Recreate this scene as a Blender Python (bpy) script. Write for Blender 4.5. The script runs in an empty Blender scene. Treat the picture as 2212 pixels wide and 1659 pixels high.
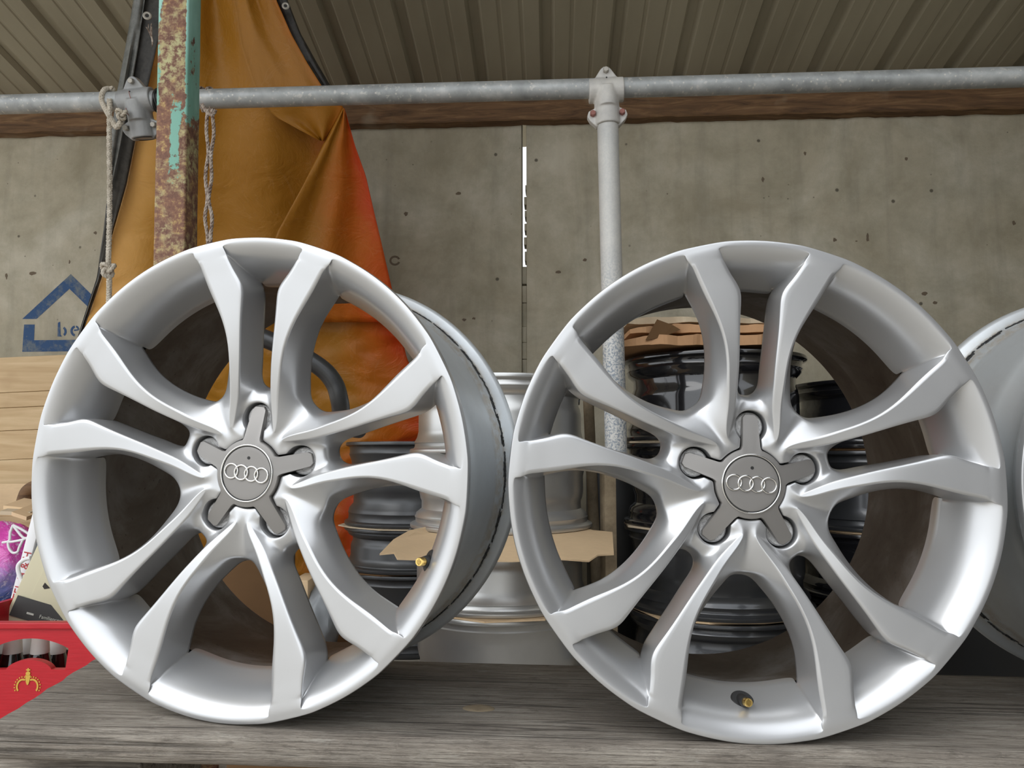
import bpy, bmesh, math, random
from mathutils import Vector, Matrix, noise
random.seed(7)
PI = math.pi
D = bpy.data
COL = bpy.context.scene.collection
SC = bpy.context.scene

# ------------------------------------------------------------------ camera
F_PX, W_PX, H_PX = 1628.85, 2212.0, 1659.0
PITCH = 0.0932
CZ = 0.60                                   # camera height above the slab
cam = D.cameras.new('camera'); cam_o = D.objects.new('camera', cam); COL.objects.link(cam_o)
cam.sensor_width = 36.0; cam.lens = F_PX / W_PX * 36.0; cam.clip_start = 0.02; cam.clip_end = 200
cam_o.location = (0, 0, CZ); cam_o.rotation_euler = (PI/2 + PITCH, 0, 0)
SC.camera = cam_o
SC.view_settings.view_transform = 'Standard'; SC.view_settings.look = 'None'
SC.view_settings.gamma = 1.0; SC.view_settings.use_curve_mapping = False
SC.view_settings.exposure = 0.12

# ------------------------------------------------------------------ sky
world = D.worlds.new('overcast_sky'); SC.world = world; world.use_nodes = True
nt = world.node_tree; nt.nodes.clear()
wo = nt.nodes.new('ShaderNodeOutputWorld'); bg = nt.nodes.new('ShaderNodeBackground')
tc = nt.nodes.new('ShaderNodeTexCoord'); sp = nt.nodes.new('ShaderNodeSeparateXYZ'); cr = nt.nodes.new('ShaderNodeValToRGB')
nt.links.new(tc.outputs['Generated'], sp.inputs[0]); nt.links.new(sp.outputs['Z'], cr.inputs[0])
# thin overcast: the hidden sun makes the sky brighter towards the front left, falling off smoothly
dp = nt.nodes.new('ShaderNodeVectorMath'); dp.operation = 'DOT_PRODUCT'; dp.inputs[1].default_value = Vector((-0.72, -0.52, 0.46)).normalized()
nt.links.new(tc.outputs['Generated'], dp.inputs[0])
mr = nt.nodes.new('ShaderNodeMapRange'); mr.interpolation_type = 'SMOOTHERSTEP'; mr.inputs['From Min'].default_value = -0.6; mr.inputs['From Max'].default_value = 1.0
mr.inputs['To Min'].default_value = 0.66; mr.inputs['To Max'].default_value = 1.20; nt.links.new(dp.outputs['Value'], mr.inputs['Value'])
vm = nt.nodes.new('ShaderNodeVectorMath'); vm.operation = 'SCALE'; nt.links.new(cr.outputs[0], vm.inputs[0]); nt.links.new(mr.outputs[0], vm.inputs['Scale'])
nt.links.new(vm.outputs[0], bg.inputs[0]); nt.links.new(bg.outputs[0], wo.inputs[0])
cr.color_ramp.elements[0].position = 0.0; cr.color_ramp.elements[0].color = (0.41, 0.425, 0.435, 1)
cr.color_ramp.elements[1].position = 0.95; cr.color_ramp.elements[1].color = (0.70, 0.73, 0.77, 1)
bg.inputs[1].default_value = 3.2
sun = D.lights.new('sun', 'SUN'); sun.energy = 0.8; sun.angle = math.radians(40); sun.color = (1.0, 0.97, 0.93)
sun_o = D.objects.new('sun', sun); COL.objects.link(sun_o)
sun_o.rotation_euler = (math.radians(48), 0, math.radians(-50))   # soft daylight from front left

# ------------------------------------------------------------------ geometry helpers
def ray(px, py):
    x = (px - W_PX/2)/F_PX; y = (py - H_PX/2)/F_PX
    return Vector((x, math.cos(PITCH) + y*math.sin(PITCH), math.sin(PITCH) - y*math.cos(PITCH)))
def at(px, py, Y):
    d = ray(px, py); return Vector((0, 0, CZ)) + d*(Y/d.y)
def px_size(px_len, Y):
    return px_len/F_PX*Y
def tag(o, label=None, cat=None, group=None, kind=None):
    if label: o['label'] = label
    if cat: o['category'] = cat
    if group: o['group'] = group
    if kind: o['kind'] = kind
    return o
def empty(name, loc=(0, 0, 0), rot=(0, 0, 0), label=None, cat=None, group=None, kind=None):
    o = D.objects.new(name, None); COL.objects.link(o); o.location = loc; o.rotation_euler = rot
    o.empty_display_size = 0.05
    return tag(o, label, cat, group, kind)
def link_mesh(name, me, mats, parent=None, smooth=True, loc=None, rot=None, angle=None):
    if not isinstance(mats, (list, tuple)): mats = [mats]
    if len(me.materials) == 0:
        for m in mats: me.materials.append(m)
    if smooth:
        me.polygons.foreach_set('use_smooth', [True]*len(me.polygons))
        if angle is not None: me.set_sharp_from_angle(angle=math.radians(angle))
    o = D.objects.new(name, me); COL.objects.link(o)
    if parent: o.parent = parent
    if loc is not None: o.location = loc
    if rot is not None: o.rotation_euler = rot
    return o
def bm_obj(name, bm, mats, parent=None, smooth=True, loc=None, rot=None, angle=35, recalc=True):
    if recalc: bmesh.ops.recalc_face_normals(bm, faces=bm.faces)
    me = D.meshes.new(name); bm.to_mesh(me); bm.free()
    return link_mesh(name, me, mats, parent, smooth, loc, rot, angle)
def py_obj(name, vs, fs, mats, parent=None, smooth=True, loc=None, rot=None, angle=35, mi=None):
    me = D.meshes.new(name); me.from_pydata([tuple(v) for v in vs], [], fs); me.update()
    if mi: me.polygons.foreach_set('material_index', mi)
    return link_mesh(name, me, mats, parent, smooth, loc, rot, angle)
def add_box(bm, c, s, bev=0.0, M=None, seg=2):
    r = bmesh.ops.create_cube(bm, size=1.0)
    for v in r['verts']:
        v.co = Vector((v.co.x*s[0], v.co.y*s[1], v.co.z*s[2]))
    if bev > 0:
        es = list({e for v in r['verts'] for e in v.link_edges})
        bv = bmesh.ops.bevel(bm, geom=es, offset=bev, segments=seg, profile=0.5, affect='EDGES')
        vs = {v for f in bv['faces'] for v in f.verts} | {v for v in r['verts'] if v.is_valid}
    else:
        vs = set(r['verts'])
    for v in vs:
        v.co = v.co + Vector(c)
        if M is not None: v.co = M @ v.co
    return vs
def box_obj(name, c, s, mats, parent=None, bev=0.002, rot=None, seg=2):
    bm = bmesh.new(); add_box(bm, (0, 0, 0), s, bev, seg=seg)
    return bm_obj(name, bm, mats, parent, loc=c, rot=rot)
def lathe(profile, seg=96, closed=False, axis='Z', phase=0.0):
    """profile: list of (r, t); returns verts, faces of the revolved surface about the axis"""
    vs, fs = [], []; n = len(profile)
    for i in range(seg):
        a = 2*PI*i/seg + phase; c, s = math.cos(a), math.sin(a)
        for r, t in profile:
            if axis == 'Z': vs.append((r*c, r*s, t))
            elif axis == 'Y': vs.append((r*c, t, r*s))
            else: vs.append((t, r*c, r*s))
    m = n if closed else n-1
    for i in range(seg):
        for j in range(m):
            a = i*n + j; b = i*n + (j+1) % n; i2 = (i+1) % seg
            f = (a, i2*n + j, i2*n + (j+1) % n, b)
            fs.append(f)
    return vs, fs
def lathe_obj(name, profile, mats, parent=None, seg=64, closed=False, axis='Z', loc=None, rot=None, angle=35, mi=None):
    vs, fs = lathe(profile, seg, closed, axis)
    o = py_obj(name, vs, fs, mats, parent, loc=loc, rot=rot, angle=angle, mi=mi)
    bm = bmesh.new(); bm.from_mesh(o.data)
    bmesh.ops.remove_doubles(bm, verts=bm.verts, dist=1e-6)
    bmesh.ops.recalc_face_normals(bm, faces=bm.faces); bm.to_mesh(o.data); bm.free()
    return o
def catmull(pts, n=8, closed=False):
    pts = [Vector(p) for p in pts]; out = []
    N = len(pts)
    rng = N if closed else N-1
    for i in range(rng):
        if closed:
            p0, p1, p2, p3 = pts[(i-1) % N], pts[i], pts[(i+1) % N], pts[(i+2) % N]
        else:
            p0, p1, p2, p3 = pts[max(i-1, 0)], pts[i], pts[i+1], pts[min(i+2, N-1)]
        for k in range(n):
            t = k/n
            out.append(0.5*((2*p1) + (p2-p0)*t + (2*p0-5*p1+4*p2-p3)*t*t + (-p0+3*p1-3*p2+p3)*t**3))
    if not closed: out.append(pts[-1])
    return out
def tube(pts, rad, seg=12, caps=True, closed=False):
    """swept tube along a polyline; rad a number or a list"""
    pts = [Vector(p) for p in pts]; n = len(pts)
    rr = rad if isinstance(rad, (list, tuple)) else [rad]*n
    vs, fs = [], []
    def tan(i):
        if closed: d = pts[(i+1) % n] - pts[(i-1) % n]
        else: d = pts[min(i+1, n-1)] - pts[max(i-1, 0)]
        return d.normalized() if d.length > 1e-9 else Vector((0, 0, 1))
    t0 = tan(0); up = Vector((0, 0, 1)) if abs(t0.z) < 0.9 else Vector((1, 0, 0))
    nrm = (up - t0*up.dot(t0)).normalized()
    for i in range(n):
        t = tan(i); nrm = (nrm - t*nrm.dot(t)).normalized(); b = t.cross(nrm)
        for k in range(seg):
            a = 2*PI*k/seg
            vs.append(pts[i] + (nrm*math.cos(a) + b*math.sin(a))*rr[i])
    m = n if closed else n-1
    for i in range(m):
        j = (i+1) % n
        for k in range(seg):
            k2 = (k+1) % seg
            fs.append((i*seg+k, i*seg+k2, j*seg+k2, j*seg+k))
    if caps and not closed:
        fs.append(tuple(reversed(range(seg)))); fs.append(tuple(range((n-1)*seg, n*seg)))
    return vs, fs
def merge(parts):
    vs, fs = [], []
    for v, f in parts:
        o = len(vs); vs += list(v); fs += [tuple(i+o for i in q) for q in f]
    return vs, fs
def prism(poly, t0, t1, axis='Y'):
    """extrude a 2D polygon [(a,b)] between t0 and t1 along the axis"""
    n = len(poly); vs = []
    for t in (t0, t1):
        for a, b in poly:
            vs.append({'Y': (a, t, b), 'Z': (a, b, t), 'X': (t, a, b)}[axis])
    fs = [tuple(range(n)), tuple(reversed(range(n, 2*n)))]
    for i in range(n):
        j = (i+1) % n; fs.append((i, i+n, j+n, j))
    return vs, fs
def fix_normals(o):
    bm = bmesh.new(); bm.from_mesh(o.data); bmesh.ops.recalc_face_normals(bm, faces=bm.faces); bm.to_mesh(o.data); bm.free()
    return o

# ------------------------------------------------------------------ material helpers
class MAT:
    def __init__(s, name):
        s.m = D.materials.new(name); s.m.use_nodes = True; s.t = s.m.node_tree
        s.b = s.t.nodes['Principled BSDF']; s.co = None
    def coord(s, scale=(1, 1, 1), kind='Object', rot=(0, 0, 0)):
        if s.co is None: s.co = s.t.nodes.new('ShaderNodeTexCoord')
        mp = s.t.nodes.new('ShaderNodeMapping'); s.t.links.new(s.co.outputs[kind], mp.inputs[0])
        mp.inputs['Scale'].default_value = scale; mp.inputs['Rotation'].default_value = rot
        return mp.outputs[0]
    def noise(s, scale, detail=6, rough=0.6, co=None, dist=0.0, out='Fac'):
        n = s.t.nodes.new('ShaderNodeTexNoise'); n.inputs['Scale'].default_value = scale
        n.inputs['Detail'].default_value = detail; n.inputs['Roughness'].default_value = rough
        n.inputs['Distortion'].default_value = dist
        s.t.links.new(co if co is not None else s.coord(), n.inputs['Vector'])
        return n.outputs[out]
    def voronoi(s, scale, co=None, feature='F1', out='Distance', rnd=1.0):
        n = s.t.nodes.new('ShaderNodeTexVoronoi'); n.feature = feature; n.inputs['Scale'].default_value = scale
        n.inputs['Randomness'].default_value = rnd
        s.t.links.new(co if co is not None else s.coord(), n.inputs['Vector'])
        return n.outputs[out]
    def wave(s, scale, co=None, dist=2.0, detail=3, dscale=1.0, typ='BANDS', dr='X'):
        n = s.t.nodes.new('ShaderNodeTexWave'); n.wave_type = typ
        if typ == 'BANDS': n.bands_direction = dr
        n.inputs['Scale'].default_value = scale; n.inputs['Distortion'].default_value = dist
        n.inputs['Detail'].default_value = detail; n.inputs['Detail Scale'].default_value = dscale
        s.t.links.new(co if co is not None else s.coord(), n.inputs['Vector'])
        return n.outputs['Fac']
    def ramp(s, fac, stops, interp='LINEAR'):
        n = s.t.nodes.new('ShaderNodeValToRGB'); e = n.color_ramp; e.interpolation = interp
        while len(e.elements) < len(stops): e.elements.new(0.5)
        for k, (p, c) in enumerate(stops):
            e.elements[k].position = p
            if not isinstance(c, (tuple, list)): c = (c, c, c)
            e.elements[k].color = (c[0], c[1], c[2], 1)
        s.t.links.new(fac, n.inputs[0]); return n.outputs[0]
    def mix(s, fac, a, b, mode='MIX'):
        n = s.t.nodes.new('ShaderNodeMix'); n.data_type = 'RGBA'; n.blend_type = mode; n.clamp_result = True
        for v, k in ((fac, 0), (a, 6), (b, 7)):
            if isinstance(v, (int, float)): n.inputs[k].default_value = v if k == 0 else (v, v, v, 1)
            elif isinstance(v, (tuple, list)): n.inputs[k].default_value = (v[0], v[1], v[2], 1)
            else: s.t.links.new(v, n.inputs[k])
        return n.outputs[2]
    def math(s, op, a, b=0.0, c=None):
        n = s.t.nodes.new('ShaderNodeMath'); n.operation = op
        for k, v in enumerate([a, b] + ([c] if c is not None else [])):
            if isinstance(v, (int, float)): n.inputs[k].default_value = v
            else: s.t.links.new(v, n.inputs[k])
        return n.outputs[0]
    def sep(s, v):
        n = s.t.nodes.new('ShaderNodeSeparateXYZ'); s.t.links.new(v, n.inputs[0]); return n.outputs
    def bump(s, h, strength=0.3, dist=0.001, after=None):
        n = s.t.nodes.new('ShaderNodeBump'); n.inputs['Strength'].default_value = strength
        n.inputs['Distance'].default_value = dist; s.t.links.new(h, n.inputs['Height'])
        if after is not None: s.t.links.new(after, n.inputs['Normal'])
        s.t.links.new(n.outputs[0], s.b.inputs['Normal']); return n.outputs[0]
    def set(s, **k):
        for key, v in k.items():
            inp = s.b.inputs[{'color': 'Base Color', 'rough': 'Roughness', 'metal': 'Metallic', 'coat': 'Coat Weight',
                              'coat_rough': 'Coat Roughness', 'spec': 'Specular IOR Level', 'trans': 'Transmission Weight',
                              'sss': 'Subsurface Weight', 'alpha': 'Alpha', 'ior': 'IOR', 'sheen': 'Sheen Weight'}[key]]
            if isinstance(v, (int, float)): inp.default_value = v
            elif isinstance(v, (tuple, list)): inp.default_value = (v[0], v[1], v[2], 1)
            else: s.t.links.new(v, inp)
        return s
def simple(name, col, rough=0.5, metal=0.0, **k):
    m = MAT(name); m.set(color=col, rough=rough, metal=metal, **k); return m.m

# --- silver alloy paint, clean and dirty
m = MAT('silver_paint')
m.set(color=(0.50, 0.505, 0.513), metal=0.64, rough=0.31, coat=0.35, coat_rough=0.10)
M_SILVER = m.m
m = MAT('silver_barrel_worn')
n1 = m.noise(9, 6, 0.65); n2 = m.noise(70, 5, 0.7)
yy = m.sep(m.coord())[1]
band = m.ramp(m.math('MULTIPLY', yy, 4.0), [(0.72, 0.0), (0.80, 1.0), (0.885, 1.0), (0.90, 0.0)])
c = m.mix(m.ramp(n1, [(0.4, 0.0), (0.75, 0.5)]), (0.56, 0.59, 0.61), (0.46, 0.46, 0.46))
c = m.mix(m.math('MULTIPLY', band, m.ramp(n2, [(0.42, 0.0), (0.6, 0.7)])), c, (0.42, 0.35, 0.26))
m.set(color=c, metal=0.55, rough=m.ramp(n1, [(0.3, 0.38), (0.8, 0.52)])); m.bump(n2, 0.15, 0.0006)
M_BARREL = m.m
m = MAT('brake_dust_metal')
n1 = m.noise(7, 6, 0.65, dist=0.6); n2 = m.noise(160, 4, 0.7)
c = m.ramp(n1, [(0.25, (0.055, 0.035, 0.022)), (0.5, (0.13, 0.105, 0.082)), (0.68, (0.24, 0.225, 0.21)), (0.85, (0.33, 0.32, 0.30))])
c = m.mix(m.ramp(n2, [(0.30, 0.75), (0.36, 0.0)]), c, (0.03, 0.025, 0.02))
m.set(color=c, metal=0.5, rough=0.55, spec=0.4); m.bump(n2, 0.2, 0.0005)
M_DUSTY = m.m
M_BLACKIN = simple('dark_recess', (0.012, 0.012, 0.012), 0.6)
M_CAP = simple('grey_satin_plastic', (0.235, 0.225, 0.215), 0.42, 0.45, coat=0.25, coat_rough=0.25)
M_CHROME = simple('chrome', (0.78, 0.78, 0.77), 0.09, 1.0)
m = MAT('rough_cast_metal'); v = m.noise(330, 5, 0.8)
m.set(color=m.ramp(v, [(0.3, 0.38), (0.6, 0.72), (0.75, 0.9)]), metal=0.8, rough=0.33); m.bump(v, 0.9, 0.0015); M_CAST = m.m
M_BRASS = simple('brass', (0.72, 0.50, 0.16), 0.22, 1.0)
M_RUBBER = simple('black_rubber', (0.018, 0.018, 0.018), 0.55)
M_GLUE = MAT('weight_glue')
M_GLUE.set(color=M_GLUE.ramp(M_GLUE.noise(220, 3), [(0.4, 0.01), (0.7, 0.06)]), rough=0.8); M_GLUE.bump(M_GLUE.noise(300), 0.8, 0.002); M_GLUE = M_GLUE.m

# ================================================================== the wheel
def build_wheel_face_mesh():
    """one tenth of the wheel as a subdivision cage, mirrored and turned ten times, then subdivided"""
    V, Fc, CR = {}, [], {}
    def P(n, r, phi, h): a = math.radians(phi); V[n] = (r*math.sin(a), r*math.cos(a), h)
    def X(n, x, y, h): V[n] = (x, y, h)
    def crease(w, *names):
        for a, b in zip(names, names[1:]): CR[(a, b)] = w
    rows = ['C', 'D', 'E', 'F', 'G', 'H', 'I', 'J', 'K', 'L', 'L2', 'M', 'N']
    S = dict(C=(60, 21, -22.5), D=(76, 14.6, -20), E=(90, 11.7, -17), F=(104, 9.9, -14.5), G=(120, 8.6, -12), H=(140, 7.7, -9.5), I=(160, 7.0, -7.5),
             J=(178, 6.3, -6), K=(193, 6.0, -4.6), L=(207, 8.3, -3.2), L2=(216, 9.4, -2.2), M=(226, 10.7, -1.2), N=(234, 11.7, -0.35))
    T = dict(C=(60, 27.0, -21.5), D=(76, 20.4, -18.8), E=(90, 17.2, -16), F=(104, 15.6, -13.5), G=(120, 14.1, -11), H=(140, 13.5, -8.8), I=(160, 14.4, -7),
             J=(178, 15.9, -5.5), K=(193, 17.1, -4.2), L=(207, 17.8, -3.0), L2=(216, 18.15, -2.0), M=(226, 18.5, -1.0), N=(234, 18.8, -0.3))
    Sm = dict(F=(103.5, 8.9, -34), G=(120, 7.7, -30), H=(140, 7.2, -28), I=(160, 6.7, -26), J=(178, 6.1, -25), K=(193.5, 5.8, -24), L=(207, 7.9, -20), L2=(216, 9.2, -12), M=(226, 10.3, -4.2), N=(233.6, 11.4, -1.0))
    Sb = dict(F=(103.5, 7.6, -52), G=(120, 6.9, -52), H=(140, 6.8, -52), I=(160, 6.5, -52), J=(178, 6.3, -52), K=(194, 6.2, -52), L=(206.5, 7.2, -49), L2=(215.5, 8.6, -22.5), M=(225.5, 9.8, -8.2), N=(233.2, 11.1, -2.2))
    Tm = dict(C=(61, 31.8, -25.0), D=(77, 28.8, -26.5), E=(91, 26.6, -29.5), F=(104, 22.8, -30), G=(120, 19.2, -30), H=(140, 17.0, -30), I=(160, 16.3, -28), J=(178, 16.7, -26), K=(193, 17.7, -24), L=(207, 18.4, -19), L2=(216, 18.8, -11), M=(226, 19.1, -4.0), N=(233.6, 19.2, -1.0))
    Tb = dict(E=(95.5, 29.6, -52), F=(105, 25.4, -52), G=(120, 21.0, -52), H=(140, 18.0, -52), I=(160, 16.9, -52), J=(178, 17.1, -52), K=(193.5, 18.1, -52), L=(206.5, 19.2, -49), L2=(215.5, 19.5, -22.5), M=(225.5, 19.7, -8.2), N=(233.2, 19.5, -2.2))
    for nm, d in (('S', S), ('T', T), ('Sm', Sm), ('Sb', Sb), ('Tm', Tm), ('Tb', Tb)):
        for k, (r, p, h) in d.items(): P(nm+k, r, p, h)
    # lug hole, neck and cap pocket edge
    X('q0', 0, 73.9, -30); X('q1', 11.8, 69.2, -29.5); X('q2', 16.4, 57.5, -28.5); X('q3', 14.2, 49.4, -27.5); X('q4', 11.3, 45.4, -27); X('q4b', 10.7, 43.0, -27); X('q5a', 11.1, 37.2, -26.5); X('q5', 13.0, 34.2, -26.5); P('q6', 36.5, 36, -26.5)
    QN = ['0', '1', '2', '3', '4', '4b', '5a', '5', '6']
    for i in QN:
        x, y, h = V['q'+i]; X('z'+i, x, y, -50)
    X('p0', 0, 77.0, -28.6); X('p1', 13.6, 71.6, -27.6); X('p2', 19.0, 58.0, -26.6); X('p3', 17.0, 48.0, -26); X('p4', 14.2, 46.0, -26); X('p4b', 12.6, 42.6, -25.8); X('p5a', 12.8, 38.6, -25.4); X('p5', 14.4, 36.4, -25.3); P('p6', 39.0, 36, -25.3)
    X('u0', 0, 86.0, -33); X('u1', 10.5, 87.5, -32); X('w0', 0, 90.5, -52); X('w1', 8.6, 93.2, -52)
    P('a', 47.5, 30.8, -23.6); P('v1', 49, 36, -24.8); P('v2', 61.5, 36, -27.4); P('v3', 77, 36, -31); P('v4', 88.5, 36, -36); P('v5', 93, 36, -52)
    P('k0', 60, 0, -57); P('k1', 60, 18, -57); P('k2', 60, 36, -57)
    # rim band and lip
    for k, r, h in (('L', 206.5, -49), ('L2', 215.5, -22.5), ('M', 225.5, -8.2), ('N', 233.2, -2.2)):
        P('o'+k, r, 0, h); P('b'+k, r, 27.8, h); P('x'+k, r, 36, h)
    for k, r, h in (('B1', 204.6, -55), ('B2', 204.2, -64)):
        P('o'+k, r, 0, h); P('b'+k, r, 27.8, h); P('x'+k, r, 36, h); P('Sb'+k, r, 7.2, h); P('Tb'+k, r, 19.2, h)
    cols = [('o', 0), ('Sb', 6.6), ('S', 11.2), ('T', 18.6), ('Tb', 23.0), ('b', 29.2), ('x', 36)]
    lip = (('O', 238.3, -0.45), ('P1', 241.3, -0.7), ('P2', 242.5, -2.3), ('P3', 242.5, -9.5))
    for c_, ph in cols:
        for k, r, h in lip: P(c_+k, r, ph, h)
    def q(*n): Fc.append(n)
    for i, j in zip(QN, QN[1:]): q('q'+i, 'q'+j, 'p'+j, 'p'+i); q('z'+i, 'z'+j, 'q'+j, 'q'+i)
    q('p0', 'p1', 'u1', 'u0'); q('p1', 'SD', 'SE', 'u1'); q('p1', 'p2', 'SC', 'SD'); q('p2', 'p3', 'a', 'SC'); q('p3', 'p4', 'p4b', 'a'); q('p4b', 'p5a', 'p5', 'a'); q('p5', 'p6', 'v1', 'a')
    q('a', 'TC', 'SC'); q('a', 'TmC', 'TC'); q('a', 'v1', 'v2', 'TmC'); q('SC', 'TC', 'TD', 'SD'); q('TC', 'TmC', 'TmD', 'TD'); q('TmC', 'v2', 'v3', 'TmD')
    q('SD', 'TD', 'TE', 'SE'); q('TD', 'TmD', 'TmE', 'TE'); q('TmD', 'v3', 'v4', 'TmE'); q('TmE', 'v4', 'v5', 'TbE')
    q('u0', 'u1', 'w1', 'w0'); q('u1', 'SE', 'SF', 'SmF'); q('u1', 'SmF', 'SbF', 'w1')
    q('SE', 'TE', 'TF', 'SF'); q('TE', 'TmE', 'TmF', 'TF'); q('TmE', 'TbE', 'TbF', 'TmF')
    rr = rows[3:]
    for a, b in zip(rr, rr[1:]):
        q('Sb'+a, 'Sm'+a, 'Sm'+b, 'Sb'+b); q('Sm'+a, 'S'+a, 'S'+b, 'Sm'+b); q('S'+a, 'T'+a, 'T'+b, 'S'+b); q('T'+a, 'Tm'+a, 'Tm'+b, 'T'+b); q('Tm'+a, 'Tb'+a, 'Tb'+b, 'Tm'+b)
        if a in ('L', 'L2', 'M'):
            q('o'+a, 'Sb'+a, 'Sb'+b, 'o'+b); q('Tb'+a, 'b'+a, 'b'+b, 'Tb'+b); q('b'+a, 'x'+a, 'x'+b, 'b'+b)
        if a in ('F', 'G', 'H', 'I', 'J', 'K'): q('Tb'+a, 'Sb'+a, 'Sb'+b, 'Tb'+b)
    for a, b in (('B2', 'B1'), ('B1', 'L')):
        q('o'+a, 'Sb'+a, 'Sb'+b, 'o'+b); q('Tb'+a, 'b'+a, 'b'+b, 'Tb'+b); q('b'+a, 'x'+a, 'x'+b, 'b'+b)
    q('TbE', 'w1', 'SbF', 'TbF'); q('w0', 'w1', 'k1', 'k0'); q('w1', 'TbE', 'k1'); q('TbE', 'v5', 'k2', 'k1')
    q('oN', 'SbN', 'SbO', 'oO'); q('SbN', 'SmN', 'SN', 'SO', 'SbO'); q('SN', 'TN', 'TO', 'SO'); q('TN', 'TmN', 'TbN', 'TbO', 'TO'); q('TbN', 'bN', 'bO', 'TbO'); q('bN', 'xN', 'xO', 'bO')
    for a, b in (('O', 'P1'), ('P1', 'P2'), ('P2', 'P3')):
        for (c0, _), (c1, _) in zip(cols, cols[1:]): q(c0+a, c1+a, c1+b, c0+b)
    crease(0.5, *['S'+k for k in rows[:-1]]); crease(0.9, 'a', *['T'+k for k in rows[:-1]]); crease(0.3, 'SM', 'SN'); crease(0.4, 'TM', 'TN'); crease(0.5, 'a', 'SC')
    crease(0.9, 'w0', 'w1', *['Sb'+k for k in rr[:7]]); crease(0.9, 'v5', 'TbE', *['Tb'+k for k in rr[:7]])
    crease(0.4, 'SbL', 'SbL2', 'SbM'); crease(0.4, 'TbL', 'TbL2', 'TbM')
    crease(0.75, *['q'+i for i in QN]); crease(0.6, 'oL', 'SbL'); crease(0.6, 'TbL', 'bL', 'xL')
    crease(0.25, 'u0', 'u1', 'SmF'); crease(0.35, 'v4', *['Tm'+k for k in rows[2:8]])
    names = list(V); bm = bmesh.new(); cl = bm.edges.layers.float.new('crease_edge'); wl_ = bm.verts.layers.float.new('fit')
    for s_ in range(5):
        for mir in (1, -1):
            M = Matrix.Rotation(-s_*2*PI/5, 3, 'Z')
            vm = {}
            for n in names:
                x, y, h = V[n]; p = M @ Vector((mir*x, y, h)); vm[n] = bm.verts.new((p.x/1000, -p.z/1000, p.y/1000)); vm[n][wl_] = .8 if n[0] in 'qz' or math.hypot(x, y) > 229 else (.45 if n[0] == 'p' else .22)
            for f in Fc:
                bm.faces.new([vm[n] for n in (f if mir == 1 else f[::-1])])
            for (a, b), w in CR.items():
                e = bm.edges.get((vm[a], vm[b]))
                if e is None: e = bm.edges.get((vm[b], vm[a]))
                if e is not None: e[cl] = w
    bmesh.ops.remove_doubles(bm, verts=bm.verts, dist=2e-5)
    bmesh.ops.recalc_face_normals(bm, faces=bm.faces)
    me = D.meshes.new('face'); bm.to_mesh(me); bm.free()
    tmp = D.objects.new('tmp', me); COL.objects.link(tmp)
    md = tmp.modifiers.new('s', 'SUBSURF'); md.levels = 2; md.render_levels = 2; md.boundary_smooth = 'ALL'
    md.quality = 3; md.use_limit_surface = False
    target = [v.co.copy() for v in me.vertices]; n = len(target)
    wgt = [d.value for d in me.attributes['fit'].data]     # the rim and the bolt holes are met exactly, the spokes only roughly so that they stay fair
    for it in range(4):
        dg = bpy.context.evaluated_depsgraph_get(); ev = tmp.evaluated_get(dg).data
        for i in range(n):
            me.vertices[i].co += (target[i] - ev.vertices[i].co)*wgt[i]*(1.0 if wgt[i] > 0.5 or it < 2 else 0.0)
        me.update()
    md.levels = 3
    dg = bpy.context.evaluated_depsgraph_get(); dg.update()
    out = D.meshes.new_from_object(tmp.evaluated_get(dg), depsgraph=dg)
    D.objects.remove(tmp); out.name = 'face'
    return out

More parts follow.
